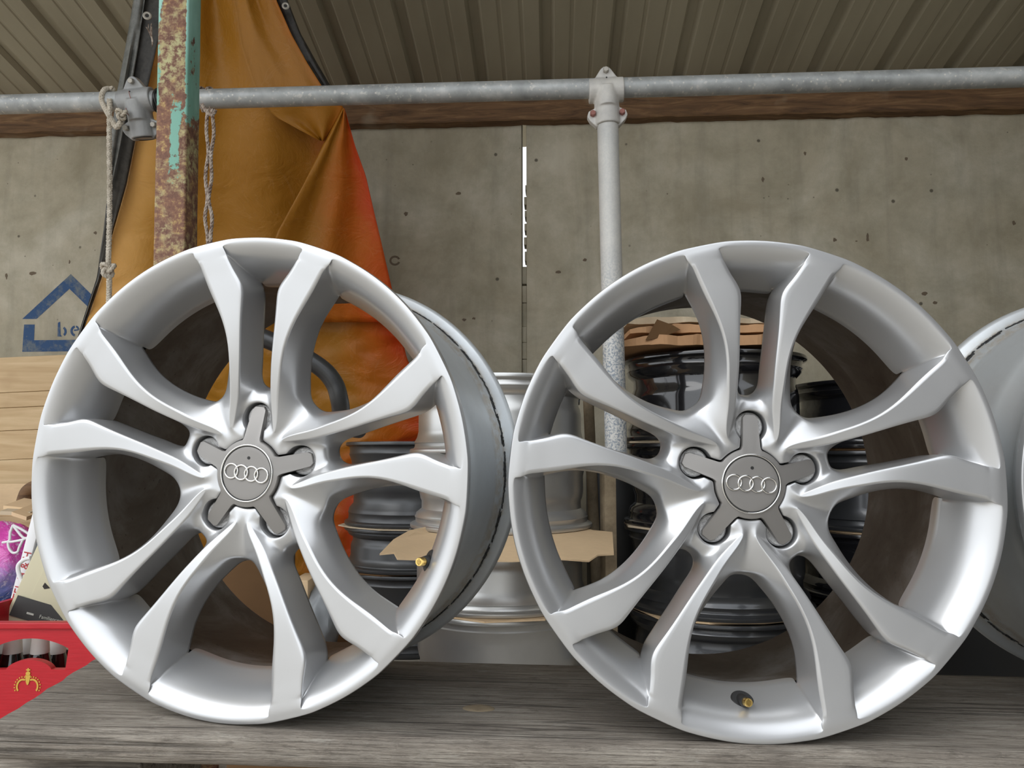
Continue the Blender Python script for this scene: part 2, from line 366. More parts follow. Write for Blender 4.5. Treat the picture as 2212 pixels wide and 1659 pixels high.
_FACE = []
def build_wheel(name, label, center, yaw, roll, valve):
    W = empty(name, center, (0, 0, 0), label, 'wheel', 'silver twin-spoke alloy wheels on the bench')
    W.rotation_mode = 'QUATERNION'
    W.rotation_quaternion = (Matrix.Rotation(-yaw, 3, 'Z') @ Matrix.Rotation(roll, 3, 'Y')).to_quaternion()
    if not _FACE: _FACE.append(build_wheel_face_mesh())
    link_mesh('wheel_face', _FACE[0], M_SILVER, W)
    # barrel: outside silver, inside dusty (t = depth behind the lip)
    out = [(.2425, .0075), (.2424, .0100), (.2400, .0118), (.2310, .0135), (.2285, .018), (.2275, .034), (.2235, .045), (.2130, .056), (.2120, .085), (.2200, .100), (.2235, .112),
           (.2240, .190), (.2250, .1945), (.2278, .1985), (.2281, .2185), (.2310, .2235), (.2390, .2265), (.2418, .2290), (.2428, .2330), (.2424, .2372), (.2400, .2396)]
    inn = [(.2360, .2398), (.2205, .2385), (.2195, .2350), (.2192, .195), (.2140, .180), (.2120, .110), (.2075, .085), (.2068, .0700), (.2060, .0640), (.2060, .0560)]
    prof = out + inn; mi = []
    seg = 144
    for i in range(seg):
        for j in range(len(prof)-1): mi.append(0 if j < len(out) + 1 else 1)
    lathe_obj('barrel', prof, [M_BARREL, M_DUSTY], W, seg, axis='Y', mi=mi, angle=50)

    # old balance-weight residue: a broken, ragged black line along the outside by the rear flange
    rng = random.Random(int(abs(center[0])*1000)); vs, fs = [], []
    for t0, w0, off in ((.2196, .0042, 0.0), (.2136, .0024, .06)):
        a = off
        while a < 2*PI + off - 0.05:
            ln = rng.uniform(.17, .20) if off == 0 else rng.uniform(.03, .12); k = max(3, int(ln/.008)); base = len(vs)
            for i in range(k+1):
                aa = a + ln*i/k; w = w0*rng.uniform(.45, 1.15)*(0.3 if i in (0, k) else 1); tt = t0 + rng.uniform(-.0006, .0006)
                r1 = .2281 + (.0030*(tt-.2185)/.005 if tt > .2185 else 0) + .0006
                for dt in (-w, w): vs.append((r1*math.cos(aa), tt+dt, r1*math.sin(aa)))
            for i in range(k): q = base + 2*i; fs.append((q, q+1, q+3, q+2))
            a += ln + (rng.uniform(.012, .03) if off == 0 else rng.uniform(.02, .14))
    r_ = py_obj('weight_residue', vs, fs, M_GLUE, W, smooth=False); sm = r_.modifiers.new('t', 'SOLIDIFY'); sm.thickness = .0006
    # hub plate and lug seats in the depth of the hub
    lathe_obj('hub_plate', [(0.001, .0500), (.081, .0500), (.081, .058), (.001, .058)], M_BLACKIN, W, 40, axis='Y')
    for k in range(5):
        a = k*2*PI/5; c = Vector((math.sin(a)*.0578, 0, math.cos(a)*.0578))
        vs, fs = lathe([(0.0005, .0345), (.0060, .0345), (.0085, .0360), (.0128, .0345), (.0142, .0360), (.0146, .0400), (.0146, .0505)], 28, axis='Y')
        vs = [(x + c.x, y, z + c.z) for x, y, z in vs]
        py_obj('lug_seat', vs, fs, M_CAST, W)
    # star-shaped centre cap
    R1, rt = .0350, .0700; out = []
    for k in range(5):
        a = k*2*PI/5; ux, uz = Vector((math.cos(a), 0, -math.sin(a))), Vector((math.sin(a), 0, math.cos(a)))
        def L(x, y): return ux*x + uz*y
        pts = []
        for i in range(9):      # round disc part before the arm
            b = -math.radians(36) + math.radians(36-17.5)*i/8; pts.append(L(R1*math.sin(b), R1*math.cos(b)))
        pts += [L(-.0095, .0352), L(-.0089, .0378), L(-.0086, .045), L(-.0081, .055), L(-.0075, .0665)]
        for i in range(1, 6):
            x = -.0075 + .015*i/6; pts.append(L(x, math.sqrt(max(.0703**2 - x*x, 0))-.0003))
        pts += [L(.0075, .0665), L(.0081, .055), L(.0086, .045), L(.0089, .0378), L(.0095, .0352)]
        for i in range(8):
            b = math.radians(17.5) + math.radians(36-17.5)*i/8; pts.append(L(R1*math.sin(b), R1*math.cos(b)))
        out += pts
    n = len(out); vs, fs = [], []
    def capy(r): return .0215 if r < .030 else .0215 + (r-.030)*.26
    rings = []
    for sc, dy in ((0.0, 0), (0.35, 0), (0.7, 0), (0.86, 0), (1.0, 1)):
        ring = []
        for p in out:
            r = p.length; q = p.normalized()
            base = q*min(r, .0285)
            if dy == 0: v = base*(sc/0.86) if sc < 0.86 else base
            else: v = p*((r-.0007)/r)
            ring.append(len(vs)); vs.append((v.x, capy(v.length), v.z))
        rings.append(ring)
    ring = []
    for p in out: ring.append(len(vs)); vs.append((p.x, capy(p.length)+.0007, p.z))
    rings.append(ring); ring = []
    for p in out: ring.append(len(vs)); vs.append((p.x, capy(p.length)+.0085, p.z))
    rings.append(ring)
    for a_, b_ in zip(rings[1:], rings[2:]):
        for i in range(n): j = (i+1) % n; fs.append((a_[i], a_[j], b_[j], b_[i]))
    fs.append(tuple(rings[1]))
    cap = py_obj('center_cap', vs, fs, M_CAP, W, angle=30); fix_normals(cap)
    def torus(R, r, y, cx=0.0, cz=0.0, flat=1.0, n1=48, n2=10):
        pv = [(R + r*math.cos(2*PI*k/n2), y + r*flat*math.sin(2*PI*k/n2)) for k in range(n2)]
        v, f = lathe(pv, n1, True, axis='Y'); return [(a+cx, b, c+cz) for a, b, c in v], f
    v, f = torus(.0290, .0009, .0213, n1=72); fix_normals(py_obj('trim_ring', v, f, M_CHROME, cap, angle=80))
    v, f = torus(.0277, .0006, .0217, n1=72); fix_normals(py_obj('groove', v, f, M_BLACKIN, cap, angle=80))
    ct, st = math.cos(-.035), math.sin(-.035)
    for k in range(4):
        x = (k-1.5)*.0116
        v, f = torus(.0074, .0010, .0208 - .0003*(k % 2), x*ct, x*st, .8, 40, 10); fix_normals(py_obj('emblem_ring', v, f, M_CHROME, cap, angle=80))
    v, f = lathe([(0.0001, .0211), (.0016, .0211), (.0017, .0218)], 16, axis='Y'); py_obj('pin_hole', [(a_+.0004, b_, c_+.0158) for a_, b_, c_ in v], f, M_BLACKIN, cap)
    # tyre valve on the rim slope between two spokes
    if valve is not None:
        a = math.radians(36 + 72*valve); u = Vector((math.sin(a), 0, math.cos(a))); b0 = u*.2128 + Vector((0, .0330, 0)); d = (Vector((0, -1, 0))*.97 - u*.22).normalized()
        sl = (Vector((0, 1, 0))*-.52 - u*.85).normalized()
        side = d.cross(u).normalized()
        v1, f1 = tube([b0 + sl*-.003, b0 + sl*.0016, b0 + sl*.0028], [.0112, .0112, .0100], 28)
        v2, f2 = tube([b0 - d*.002, b0 + d*.006, b0 + d*.0125, b0 + d*.013], [.0066, .0058, .0050, .0046], 18)
        vv, ff = merge([(v1, f1), (v2, f2)]); st_ = py_obj('valve_stem', vv, ff, M_RUBBER, W); fix_normals(st_)
        v3, f3 = tube([b0 + d*t for t in (.0125, .0135, .016, .0175, .020, .0212, .0212, .0195, .018)], [.0040, .0044, .0044, .0040, .0043, .0038, .0026, .0022, .0001], 18)
        o_ = py_obj('valve_cap', v3, f3, M_BRASS, st_); o_['label'] = 'brass threaded valve tip'; fix_normals(o_)
    return W

A_C = (-0.2780, 0.7610, CZ-0.0192); B_C = (0.2386, 0.7357, CZ-0.0291); C_C = (0.7440, 0.7430, CZ-0.0385)
build_wheel('alloy_wheel', 'leftmost silver twin-spoke alloy wheel, standing below the rusty green post', A_C, 0.213, math.radians(5.5), 1)
build_wheel('alloy_wheel', 'middle silver twin-spoke alloy wheel with brass valve at its bottom, before the black rims', B_C, -0.005, math.radians(3.2), 2)
build_wheel('alloy_wheel', 'silver alloy wheel cut off by the right edge of the photo, mostly its barrel showing', C_C, 0.02, math.radians(20), None)

# ================================================================== materials of the surroundings
m = MAT('weathered_wood')
co = m.coord((2.0, 34, 34)); co2 = m.coord((5, 190, 190)); co3 = m.coord((6, 10, 10)); co4 = m.coord((.35, 11, 11))
g1 = m.noise(3.2, 8, 0.65, co, 0.6); g2 = m.noise(3.0, 5, 0.7, co2, 0.3); g3 = m.noise(1.2, 4, 0.6, co3); g4 = m.noise(2.2, 3, .5, co4, .25)
c = m.ramp(g1, [(0.25, (0.24, 0.205, 0.17)), (0.48, (0.36, 0.318, 0.268)), (0.65, (0.45, 0.408, 0.35)), (0.85, (0.55, 0.51, 0.445))])
c = m.mix(m.ramp(g3, [(0.35, 0.65), (0.62, 0.0)]), c, (0.19, 0.165, 0.14))
c = m.mix(m.ramp(g2, [(0.36, 0.75), (0.47, 0.0)]), c, (0.10, 0.085, 0.07))
g5 = m.noise(2.0, 6, .75, m.coord((14, 60, 60)), .4)
c = m.mix(m.ramp(g5, [(0.36, 0.6), (0.46, 0.0)]), c, (0.14, 0.12, 0.10))
c = m.mix(m.ramp(g5, [(0.58, 0.0), (0.70, 0.6)]), c, (0.46, 0.43, 0.38))
cr_ = m.ramp(g4, [(0.485, 0.0), (0.50, 1.0), (0.515, 0.0)])
c = m.mix(m.math('MULTIPLY', cr_, .6), c, (0.03, 0.026, 0.022))
m.set(color=c, rough=0.85, spec=0.25)
hgt = m.math('SUBTRACT', m.math('ADD', m.math('MULTIPLY', g1, .6), m.math('MULTIPLY', g2, .6)), m.math('MULTIPLY', cr_, .3))
m.bump(hgt, 1.0, 0.006); M_PLANK = m.m
m = MAT('old_concrete')
a1 = m.noise(2.1, 7, 0.66, dist=.7); a2 = m.noise(7, 8, 0.7); a3 = m.voronoi(9, m.coord()); a4 = m.noise(45, 4, .7); st = m.noise(2.2, 5, .6, m.coord((5, 5, .5)))
c = m.ramp(a1, [(0.34, (0.38, 0.335, 0.248)), (0.5, (0.47, 0.425, 0.332)), (0.66, (0.56, 0.52, 0.43))])
c = m.mix(m.ramp(a2, [(0.35, 0.45), (0.6, 0.0)]), c, (0.24, 0.225, 0.16))
c = m.mix(m.ramp(st, [(0.5, 0.0), (0.75, 0.4)]), c, (0.20, 0.185, 0.145))
pit = m.ramp(a3, [(0.045, 1.0), (0.075, 0.0)])
pit2 = m.ramp(m.voronoi(26, m.coord()), [(0.05, 1.0), (0.09, 0.0)])
pit = m.math('MAXIMUM', m.math('MULTIPLY', pit, m.ramp(m.noise(3.1, 2), [(0.42, 0.0), (0.47, 1.0)])), m.math('MULTIPLY', pit2, m.ramp(m.noise(5.3, 2), [(0.55, 0.0), (0.6, .8)])))
c = m.mix(m.math('MULTIPLY', pit, .8), c, (0.06, 0.052, 0.04))
m.set(color=c, rough=0.9, spec=.2); m.bump(m.math('SUBTRACT', m.math('ADD', m.math('MULTIPLY', a4, .5), a2), pit), 0.35, 0.006); M_CONC = m.m
m = MAT('painted_roof_sheet')
a1 = m.noise(2.5, 6, .6, m.coord((1, .25, 1))); 
m.set(color=m.ramp(a1, [(0.3, (0.27, 0.243, 0.18)), (0.7, (0.38, 0.348, 0.265))]), rough=.55, metal=.1); M_ROOF = m.m
m = MAT('brown_timber')
g1 = m.noise(3, 7, .65, m.coord((1.5, 14, 14)), 1.0); g2 = m.noise(5, 3, .5)
c = m.ramp(g1, [(0.3, (0.06, 0.03, 0.014)), (0.55, (0.17, 0.092, 0.042)), (0.8, (0.30, 0.185, 0.095))])
m.set(color=m.mix(m.ramp(g2, [(0.6, 0.0), (0.7, .5)]), c, (0.30, 0.24, 0.17)), rough=.8); m.bump(g1, .5, .004); M_TIMBER = m.m
m = MAT('galvanised_steel')
v1 = m.noise(22, 5, .6, m.coord((1, 1, 1))); v2 = m.noise(55, 3, .6); v3 = m.noise(9, 4, .6, dist=.5); v4 = m.voronoi(70, m.coord((.5, 1, 1)))
c = m.ramp(v1, [(0.3, (0.28, 0.295, 0.30)), (0.6, (0.42, 0.435, 0.44)), (0.8, (0.56, 0.57, 0.565))])
c = m.mix(m.ramp(v4, [(0.10, .8), (0.2, 0.0)]), c, (0.62, 0.60, 0.55))
c = m.mix(m.ramp(v2, [(0.60, 0.0), (0.68, .7)]), c, (0.60, 0.59, 0.56))
m.set(color=c, metal=.35, rough=m.ramp(v3, [(0.3, .42), (0.7, .65)])); m.bump(v1, .25, .001); M_GALV = m.m
m = MAT('limed_steel')
v1 = m.noise(8, 6, .65); v2 = m.noise(190, 3, .7); z = m.sep(m.coord())[2]
c = m.mix(m.ramp(v1, [(0.3, 0.0), (0.7, 1.0)]), (0.50, 0.50, 0.49), (0.68, 0.665, 0.63))
sp_ = m.math('MULTIPLY', m.ramp(v2, [(0.44, 1.0), (0.54, 0.0)]), m.ramp(z, [(0.26, .9), (0.52, .10)]))
c = m.mix(sp_, c, (0.22, 0.26, 0.31)); m.set(color=c, metal=.2, rough=.6); m.bump(v1, .2, .001); M_POLE = m.m
m = MAT('cast_fitting'); v1 = m.noise(14, 6, .65); v2 = m.noise(80, 3, .6)
c = m.mix(m.ramp(v1, [(0.35, 0.0), (0.7, 1.0)]), (0.46, 0.45, 0.44), (0.66, 0.64, 0.60)); m.set(color=c, metal=.15, rough=.6); m.bump(v2, .15, .001); M_FIT = m.m
m = MAT('cast_fitting_grey'); v1 = m.noise(14, 6, .65)
m.set(color=m.mix(m.ramp(v1, [(0.35, 0.0), (0.7, 1.0)]), (0.27, 0.275, 0.28), (0.38, 0.385, 0.385)), metal=.25, rough=.55); M_FIT2 = m.m
M_RUSTB = simple('rusty_bolt', (0.32, 0.14, 0.12), .75, .2)
M_BOLT = simple('dull_bolt', (0.42, 0.40, 0.36), .55, .5)
m = MAT('rusty_green_paint')
o = m.coord(); n1 = m.noise(7, 8, .68, m.coord((1, 1, .45)), .3); n2 = m.noise(60, 6, .75); n3 = m.noise(11, 4, .6); n4 = m.noise(2.5, 5, .6, m.coord((3, 3, 1)))
rust = m.ramp(n2, [(0.35, (0.11, 0.050, 0.035)), (0.52, (0.22, 0.105, 0.065)), (0.62, (0.45, 0.31, 0.12)), (0.72, (0.66, 0.58, 0.32))])
yel = m.mix(m.ramp(n2, [(0.45, 0.0), (0.55, 1.0)]), rust, (0.44, 0.42, 0.22))
rust2 = m.mix(m.ramp(n3, [(0.44, 0.0), (0.60, 1.0)]), rust, yel)
green = m.mix(m.ramp(n4, [(0.4, 0.0), (0.6, 1.0)]), (0.20, 0.42, 0.34), (0.33, 0.60, 0.53))
x_, y_, z_ = m.sep(o)[0:3]; x_ = m.math('ADD', x_, m.math('MULTIPLY', z_, .0233))      # the post leans slightly
side = m.ramp(x_, [(0.537, 0.0), (0.542, 1.0)])           # the right-hand face keeps more of its green
zz = m.ramp(m.math('SUBTRACT', z_, .7), [(0.42, 0.0), (0.60, 1.0)])
px_ = m.math('MULTIPLY', m.math('ABSOLUTE', m.math('SUBTRACT', x_, .523)), 30.0); pz_ = m.math('MULTIPLY', m.math('ABSOLUTE', m.math('SUBTRACT', z_, 1.21)), 4.6)
patch = m.math('MAXIMUM', m.math('SUBTRACT', 0.52, m.math('MAXIMUM', px_, pz_)), 0.0)
thr = m.math('ADD', m.math('ADD', m.math('MULTIPLY', n1, .8), m.math('MULTIPLY', patch, .55)), m.math('ADD', m.math('MULTIPLY', m.math('MULTIPLY', side, zz), .19), m.math('MULTIPLY', m.ramp(x_, [(.488, .14), (.500, 0.0)]), zz)))
gm = m.ramp(m.math('ADD', thr, m.math('MULTIPLY', m.math('SUBTRACT', n2, .5), .35)), [(0.565, 0.0), (0.585, 1.0)])
c = m.mix(gm, rust2, green)
m.set(color=c, rough=.7, metal=.05); m.bump(m.math('ADD', m.math('MULTIPLY', gm, .5), n2), .5, .0015); M_POST = m.m
m = MAT('orange_tarpaulin')
uvn = m.t.nodes.new('ShaderNodeUVMap'); uv = uvn.outputs[0]
u = m.sep(uv)[0]; v_ = m.sep(uv)[1]
n1 = m.noise(3, 5, .6); weave = m.noise(500, 2, .5); cre = m.noise(4.5, 4, .6, m.coord(), 1.2)
c = m.ramp(m.math('ADD', u, m.math('MULTIPLY', m.math('SUBTRACT', n1, .5), .22)), [(0.05, (0.84, 0.50, 0.15)), (0.20, (0.56, 0.27, 0.028)), (0.80, (0.44, 0.185, 0.016)), (0.93, (0.62, 0.15, 0.012)), (1.0, (0.66, 0.075, 0.012))])  # ramp paints sunlight into the left edge, backlight into the red right edge
cl_ = m.ramp(cre, [(0.492, 0.0), (0.50, 1.0), (0.508, 0.0)])
c = m.mix(m.math('MULTIPLY', cl_, .10), c, (0.72, 0.45, 0.22))
m.set(color=c, rough=.42, spec=.4); m.bump(m.math('ADD', m.noise(9, 5, .65, dist=.8), m.math('MULTIPLY', weave, .05)), .6, .012)
tr = m.t.nodes.new('ShaderNodeBsdfTranslucent'); m.t.links.new(c, tr.inputs[0]); ms = m.t.nodes.new('ShaderNodeMixShader'); ms.inputs[0].default_value = .35
m.t.links.new(m.b.outputs[0], ms.inputs[1]); m.t.links.new(tr.outputs[0], ms.inputs[2]); m.t.links.new(ms.outputs[0], m.t.nodes['Material Output'].inputs[0]); M_TARP = m.m
m = MAT('black_tarp_hem'); n1 = m.noise(60, 5, .7); m.set(color=m.ramp(n1, [(0.35, (0.02, 0.018, 0.016)), (0.7, (0.05, 0.046, 0.04))]), rough=.5); m.bump(n1, .4, .002); M_HEM = m.m
m = MAT('grey_tarp_fold'); n1 = m.noise(30, 5, .7); m.set(color=m.ramp(n1, [(0.35, (0.10, 0.105, 0.10)), (0.7, (0.22, 0.225, 0.215))]), rough=.45); m.bump(n1, .5, .003); M_FOLD = m.m
m = MAT('rope_fibre'); n1 = m.noise(120, 4, .6, m.coord((1, 1, .3))); m.set(color=m.ramp(n1, [(0.3, (0.40, 0.35, 0.28)), (0.7, (0.62, 0.57, 0.49))]), rough=.9); m.bump(n1, .5, .001); M_ROPE = m.m
m = MAT('brown_rope_fibre'); n1 = m.noise(90, 4, .6); m.set(color=m.ramp(n1, [(0.35, (0.14, 0.085, 0.065)), (0.5, (0.38, 0.31, 0.26)), (0.75, (0.62, 0.56, 0.50))]), rough=.9); M_ROPE2 = m.m
m = MAT('pine_board'); g = m.noise(2, 6, .6, m.coord((1.5, 20, 20)), .8); gs = m.noise(1.5, 2, .5, m.coord((5, 5, 5)))
c = m.ramp(g, [(0.3, (0.48, 0.32, 0.16)), (0.6, (0.60, 0.43, 0.24)), (0.8, (0.66, 0.50, 0.30))]); m.set(color=m.mix(m.ramp(gs, [(.62, 0.0), (.7, .35)]), c, (.40, .25, .12)), rough=.55); m.bump(g, .2, .001); M_PINE = m.m
def cardboard(name, col):
    m = MAT(name); a = m.noise(40, 4, .6, m.coord((1, 6, 1))); b = m.noise(5, 4, .6)
    c = m.mix(m.ramp(a, [(.35, 0.0), (.7, .5)]), col, tuple(x*.86 for x in col)); c = m.mix(m.ramp(b, [(.45, 0.0), (.7, .4)]), c, tuple(x*.72 for x in col))
    m.set(color=c, rough=.85, spec=.2); m.bump(a, .12, .001); return m.m
M_CARD = cardboard('tan_cardboard', (0.74, 0.545, 0.34)); M_CARD2 = cardboard('brown_cardboard', (0.14, 0.078, 0.036)); M_CARD4 = cardboard('orange_brown_cardboard', (0.50, 0.29, 0.155)); M_CARD3 = cardboard('pale_cardboard', (0.56, 0.46, 0.33))
def rimpaint(name, col, metal, rough, coat=0.0, cr=.05):
    m = MAT(name); a = m.noise(6, 5, .6); m.set(color=m.mix(m.ramp(a, [(.4, 0.0), (.75, .5)]), col, tuple(x*.75 for x in col)), metal=metal, rough=rough, coat=coat, coat_rough=cr); return m.m
M_RIM_S = rimpaint('silver_rim', (0.58, 0.58, 0.57), .72, .30); M_RIM_G = rimpaint('grey_rim', (0.075, 0.077, 0.080), .5, .34)
M_RIM_B = rimpaint('gloss_black_rim', (0.012, 0.012, 0.014), .1, .12, .6, .03); M_RIM_D = rimpaint('dark_rim', (0.05, 0.052, 0.056), .5, .3, .5, .1)
m = MAT('red_crate_plastic'); a = m.noise(90, 3, .6, m.coord((.3, .3, 3))); m.set(color=m.ramp(a, [(.3, (.40, .006, .014)), (.7, (.47, .009, .019))]), rough=.42, spec=.45); m.bump(a, .25, .001); M_RED = m.m
M_GLASS = simple('dark_bottle_glass', (0.012, 0.009, 0.008), .08, 0.0, coat=.6)
M_FOIL = simple('white_bottle_foil', (0.68, 0.66, 0.62), .4)
M_CREAM = simple('cream_plastic', (0.56, 0.52, 0.36), .5); M_CREAMD = simple('charcoal_print', (0.045, 0.045, 0.043), .5)
M_GOLD = simple('gold_print', (0.62, 0.40, 0.07), .4, .3); M_PRINTK = simple('black_print', (0.02, 0.015, 0.012), .6)
M_WHITEP = simple('white_plastic', (0.74, 0.74, 0.76), .4); M_REDP = simple('dark_red_print', (0.42, 0.03, 0.035), .5); M_GREYTXT = simple('pale_grey_print', (0.45, 0.45, 0.40), .5)
m = MAT('pink_blue_bag'); z = m.sep(m.coord())[2]; a = m.noise(18, 5, .65, dist=1.0)
c = m.ramp(m.math('ADD', m.math('MULTIPLY', z, 5.0), m.math('MULTIPLY', a, .5)), [(0.15, (0.012, 0.075, 0.33)), (0.42, (0.15, 0.20, 0.52)), (0.62, (0.36, 0.27, 0.60)), (0.78, (0.72, 0.12, 0.52)), (0.95, (0.68, 0.07, 0.42))])
c = m.mix(m.ramp(m.noise(30, 4, .7, dist=2), [(.56, 0.0), (.62, .55)]), c, (.75, .72, .85)); m.set(color=c, rough=.18, coat=.5, spec=.7); m.bump(a, .8, .01); M_BAG = m.m
m = MAT('blue_stencil_paint'); a = m.noise(16, 6, .7); a2 = m.noise(70, 3, .6)
c = m.mix(m.ramp(a, [(.50, 0.0), (.66, .75)]), (.035, .085, .20), (.20, .215, .20)); m.set(color=m.mix(m.ramp(a2, [(.6, 0.0), (.68, .4)]), c, (.2, .2, .17)), rough=.85); M_BLUE = m.m
M_BAGGREY = simple('grey_plastic_sack', (0.20, 0.215, 0.23), .35)
m = MAT('slab_concrete'); a = m.noise(3, 7, .65); m.set(color=m.ramp(a, [(.3, (.33, .30, .25)), (.7, (.46, .425, .365))]), rough=.9); m.bump(m.noise(40, 4), .3, .004); M_FLOOR = m.m
M_TAPE = simple('black_tape', (0.015, 0.015, 0.015), .35)
m = MAT('tan_stick'); a = m.noise(12, 6, .7); m.set(color=m.ramp(a, [(.3, (.16, .12, .075)), (.6, (.33, .26, .17)), (.8, (.45, .38, .28))]), rough=.8); m.bump(a, .4, .002); M_STICK = m.m

# ================================================================== the setting
YAW = 0.0546; WY = 2.95
def hit(px, py, off=0.0):
    """point where the ray through a photo position meets the back wall's front plane (off = in front of it)"""
    d = ray(px, py); t = (WY - off)/(d.y + YAW*d.x); return Vector((0, 0, CZ)) + d*t
UW = Vector((1, -YAW, 0)).normalized(); NW = Vector((YAW, 1, 0)).normalized()      # along the wall / into the wall
W0 = Vector((0, WY, 0))
def wl(u, n, z): return W0 + UW*u + NW*n + Vector((0, 0, z))
# floor
fl = box_obj('floor', (0, -10.0, -.05), (90, 90, .1), M_FLOOR, None, 0.0); tag(fl, kind='structure')
# back wall: two precast panels with an open joint
zt = hit(760, 214).z
wall = empty('wall_back', wl(0, 0, 0), (0, 0, -math.atan(YAW)), kind='structure')
ug = (hit(1132, 400) - W0).dot(UW)
for u0, u1 in ((-3.6, ug-.0095), (ug+.0095, 2.6)):
    bm = bmesh.new(); add_box(bm, ((u0+u1)/2, .06, zt/2 - .01), (u1-u0, .12, zt-.02), .004)
    bm_obj('concrete_panel', bm, M_CONC, wall)
rng = random.Random(4)
bm = bmesh.new()                                            # crumbs of old mortar closing the lower joint
z = 0.02; zf = hit(1132, 590).z
while z < zf + .35:
    h = rng.uniform(.03, .10); w = .0185 if z < zf else rng.uniform(.005, .012)
    if z < zf - .01 or rng.random() < .75: add_box(bm, (ug + (0.0 if z < zf else .0095 - w/2), .05 + rng.uniform(0, .01), z + h/2), (w, .07, h*(1.0 if z < zf else .6)), .002)
    z += h + (0.001 if z < zf - .12 else rng.uniform(.002, .01))
bm_obj('mortar', bm, M_CONC, wall)
# unseen right-hand walls added to shade that side; left and viewer's side open
wr = box_obj('shade_wall_right', (2.36, .7, 1.1), (.12, 4.4, 2.2), M_CONC, None, .004); tag(wr, kind='structure')
wr = box_obj('shade_wall_front', (1.08, -.93, 1.0), (.06, 3.1, 2.0), simple('dark_shade_wall', (0.035, 0.030, 0.026), .8), None, .004); tag(wr, kind='structure')  # near-black and out of view, added to dim the reflections in the wheels
# timber wall plate under the roof
zb = hit(900, 266, .05).z
plate = empty('timber_beam', wl(0, 0, 0), (0, 0, -math.atan(YAW)), label='brown rough timber beam running along the top of the concrete wall', cat='beam')
rng = random.Random(9); vs, fs = [], []; N = 240
prof_n = (-.052, -.052, 0.0, 0.0)
for i in range(N+1):
    u = -3.6 + 6.2*i/N; j = .006*noise.noise((u*9, 0, 3)) + .003*noise.noise((u*31, 2, 0))
    zz0 = zb + j; 
    for n_, z_ in ((-.046, zz0+.003), (-.050, zz0+.008), (-.050, zt-.012), (-.002, zt-.012), (-.002, zz0)): vs.append((u, n_, z_))
for i in range(N):
    for k in range(5):
        a = i*5+k; b = i*5+(k+1) % 5; fs.append((a, b, b+5, a+5))
fs += [(0, 1, 2, 3, 4), tuple(reversed(range(N*5, N*5+5)))]
fix_normals(py_obj('board', vs, fs, M_TIMBER, plate, angle=30))
# roof: trapezoidal sheets falling towards the back wall
RD = Vector((.0533, 1.0254, -.2197)).normalized(); P0 = wl(0, 0, zt)
RN = UW.cross(RD).normalized()
if RN.z < 0: RN = -RN
def roof_u(px, py):
    d = ray(px, py); O = Vector((0, 0, CZ)); t = (P0 - O).dot(RN)/d.dot(RN); P = O + d*t; rel = P - P0
    vv = rel.dot(RD) ; return (rel - RD*vv).dot((UW - RD*UW.dot(RD)).normalized())
UR = (UW - RD*UW.dot(RD)).normalized()
ua, ub = roof_u(1002, 0), roof_u(2138, 0); pitch = (ub-ua)/7.0
prof = [(0.0, 0), (.010, .022), (.034, .022), (.046, 0), (.088, 0), (.092, .0035), (.100, .0035), (.104, 0), (.150, 0), (.154, .0035), (.162, .0035), (.166, 0)]
sc_ = pitch/.208
ceil = empty('ceiling', P0, kind='structure')
for s_ in range(-8, 6):
    u0 = ua + (3*s_ + 2)*pitch; pts = []
    for k in range(3): pts += [(u0 + k*pitch + a*sc_, b) for a, b in prof]
    pts.append((u0 + 3*pitch + .0, 0)); pts.append((u0 + 3*pitch + .010*sc_, .018))
    if pts[0][0] > 2.7 or pts[-1][0] < -4.2: continue
    vs, fs = [], []; n = len(pts); lo = -.003 if s_ % 2 else 0.0
    L0, L1 = -.35, 2.05
    for v in (L0, .6, 1.2, 1.8, 2.4, 3.0, L1):
        for a, b in pts: p = UR*a - RD*v + RN*(b + lo + .0006*a*(s_ % 3)); vs.append(tuple(p))
    for r in range(6):
        for k in range(n-1): a = r*n+k; fs.append((a, a+1, a+1+n, a+n))
    o = py_obj('roof_sheet', vs, fs, M_ROOF, ceil, smooth=False); sm = o.modifiers.new('t', 'SOLIDIFY'); sm.thickness = .0012; sm.offset = 1

# blue stencilled house mark on the left wall panel
def decal(name, polys, mat, parent, off=.0006):
    vs, fs = [], []
    for poly in polys:
        b = len(vs); n = len(poly)
        for o_ in (off, -.002):
            for x, y in poly: vs.append(hit(x, y, o_))
        fs.append(tuple(range(b, b+n))); fs.append(tuple(reversed(range(b+n, b+2*n))))
        for i in range(n): j = (i+1) % n; fs.append((b+i, b+n+i, b+n+j, b+j))
    o = py_obj(name, vs, fs, mat, parent, smooth=False); return fix_normals(o)
def arcband(cx, cy, rx, ry, w, a0, a1, n=10):
    o_, i_ = [], []
    for k in range(n+1):
        a = math.radians(a0 + (a1-a0)*k/n); o_.append((cx + rx*math.cos(a), cy - ry*math.sin(a))); i_.append((cx + (rx-w)*math.cos(a), cy - (ry-w)*math.sin(a)))
    return [[o_[k], o_[k+1], i_[k+1], i_[k]] for k in range(n)]
mark = empty('stencil_mark', (0, 0, 0), label='blue stencilled house outline with letters on the left concrete panel', cat='sign')
decal('house_outline', [[(48, 689), (153, 592), (150, 624), (79, 689)], [(153, 592), (262, 700), (228, 700), (150, 624)],
      [(52, 701), (75, 701), (73.5, 735), (48, 760)], [(73.5, 735), (250, 733), (250, 758), (48, 760)]], M_BLUE, mark)
decal('letters', [[(125, 697), (130, 695), (131, 727), (124, 727)], [(130, 722), (134, 727), (131, 727)], [(160, 712), (170, 711), (170, 714), (160, 715)]] +
      arcband(133, 716, 11, 12, 5, -55, 60) + arcband(163, 715, 11, 12, 5, 100, 262) + arcband(163, 715, 9, 12, 4, 15, 80), M_BLUE, mark)

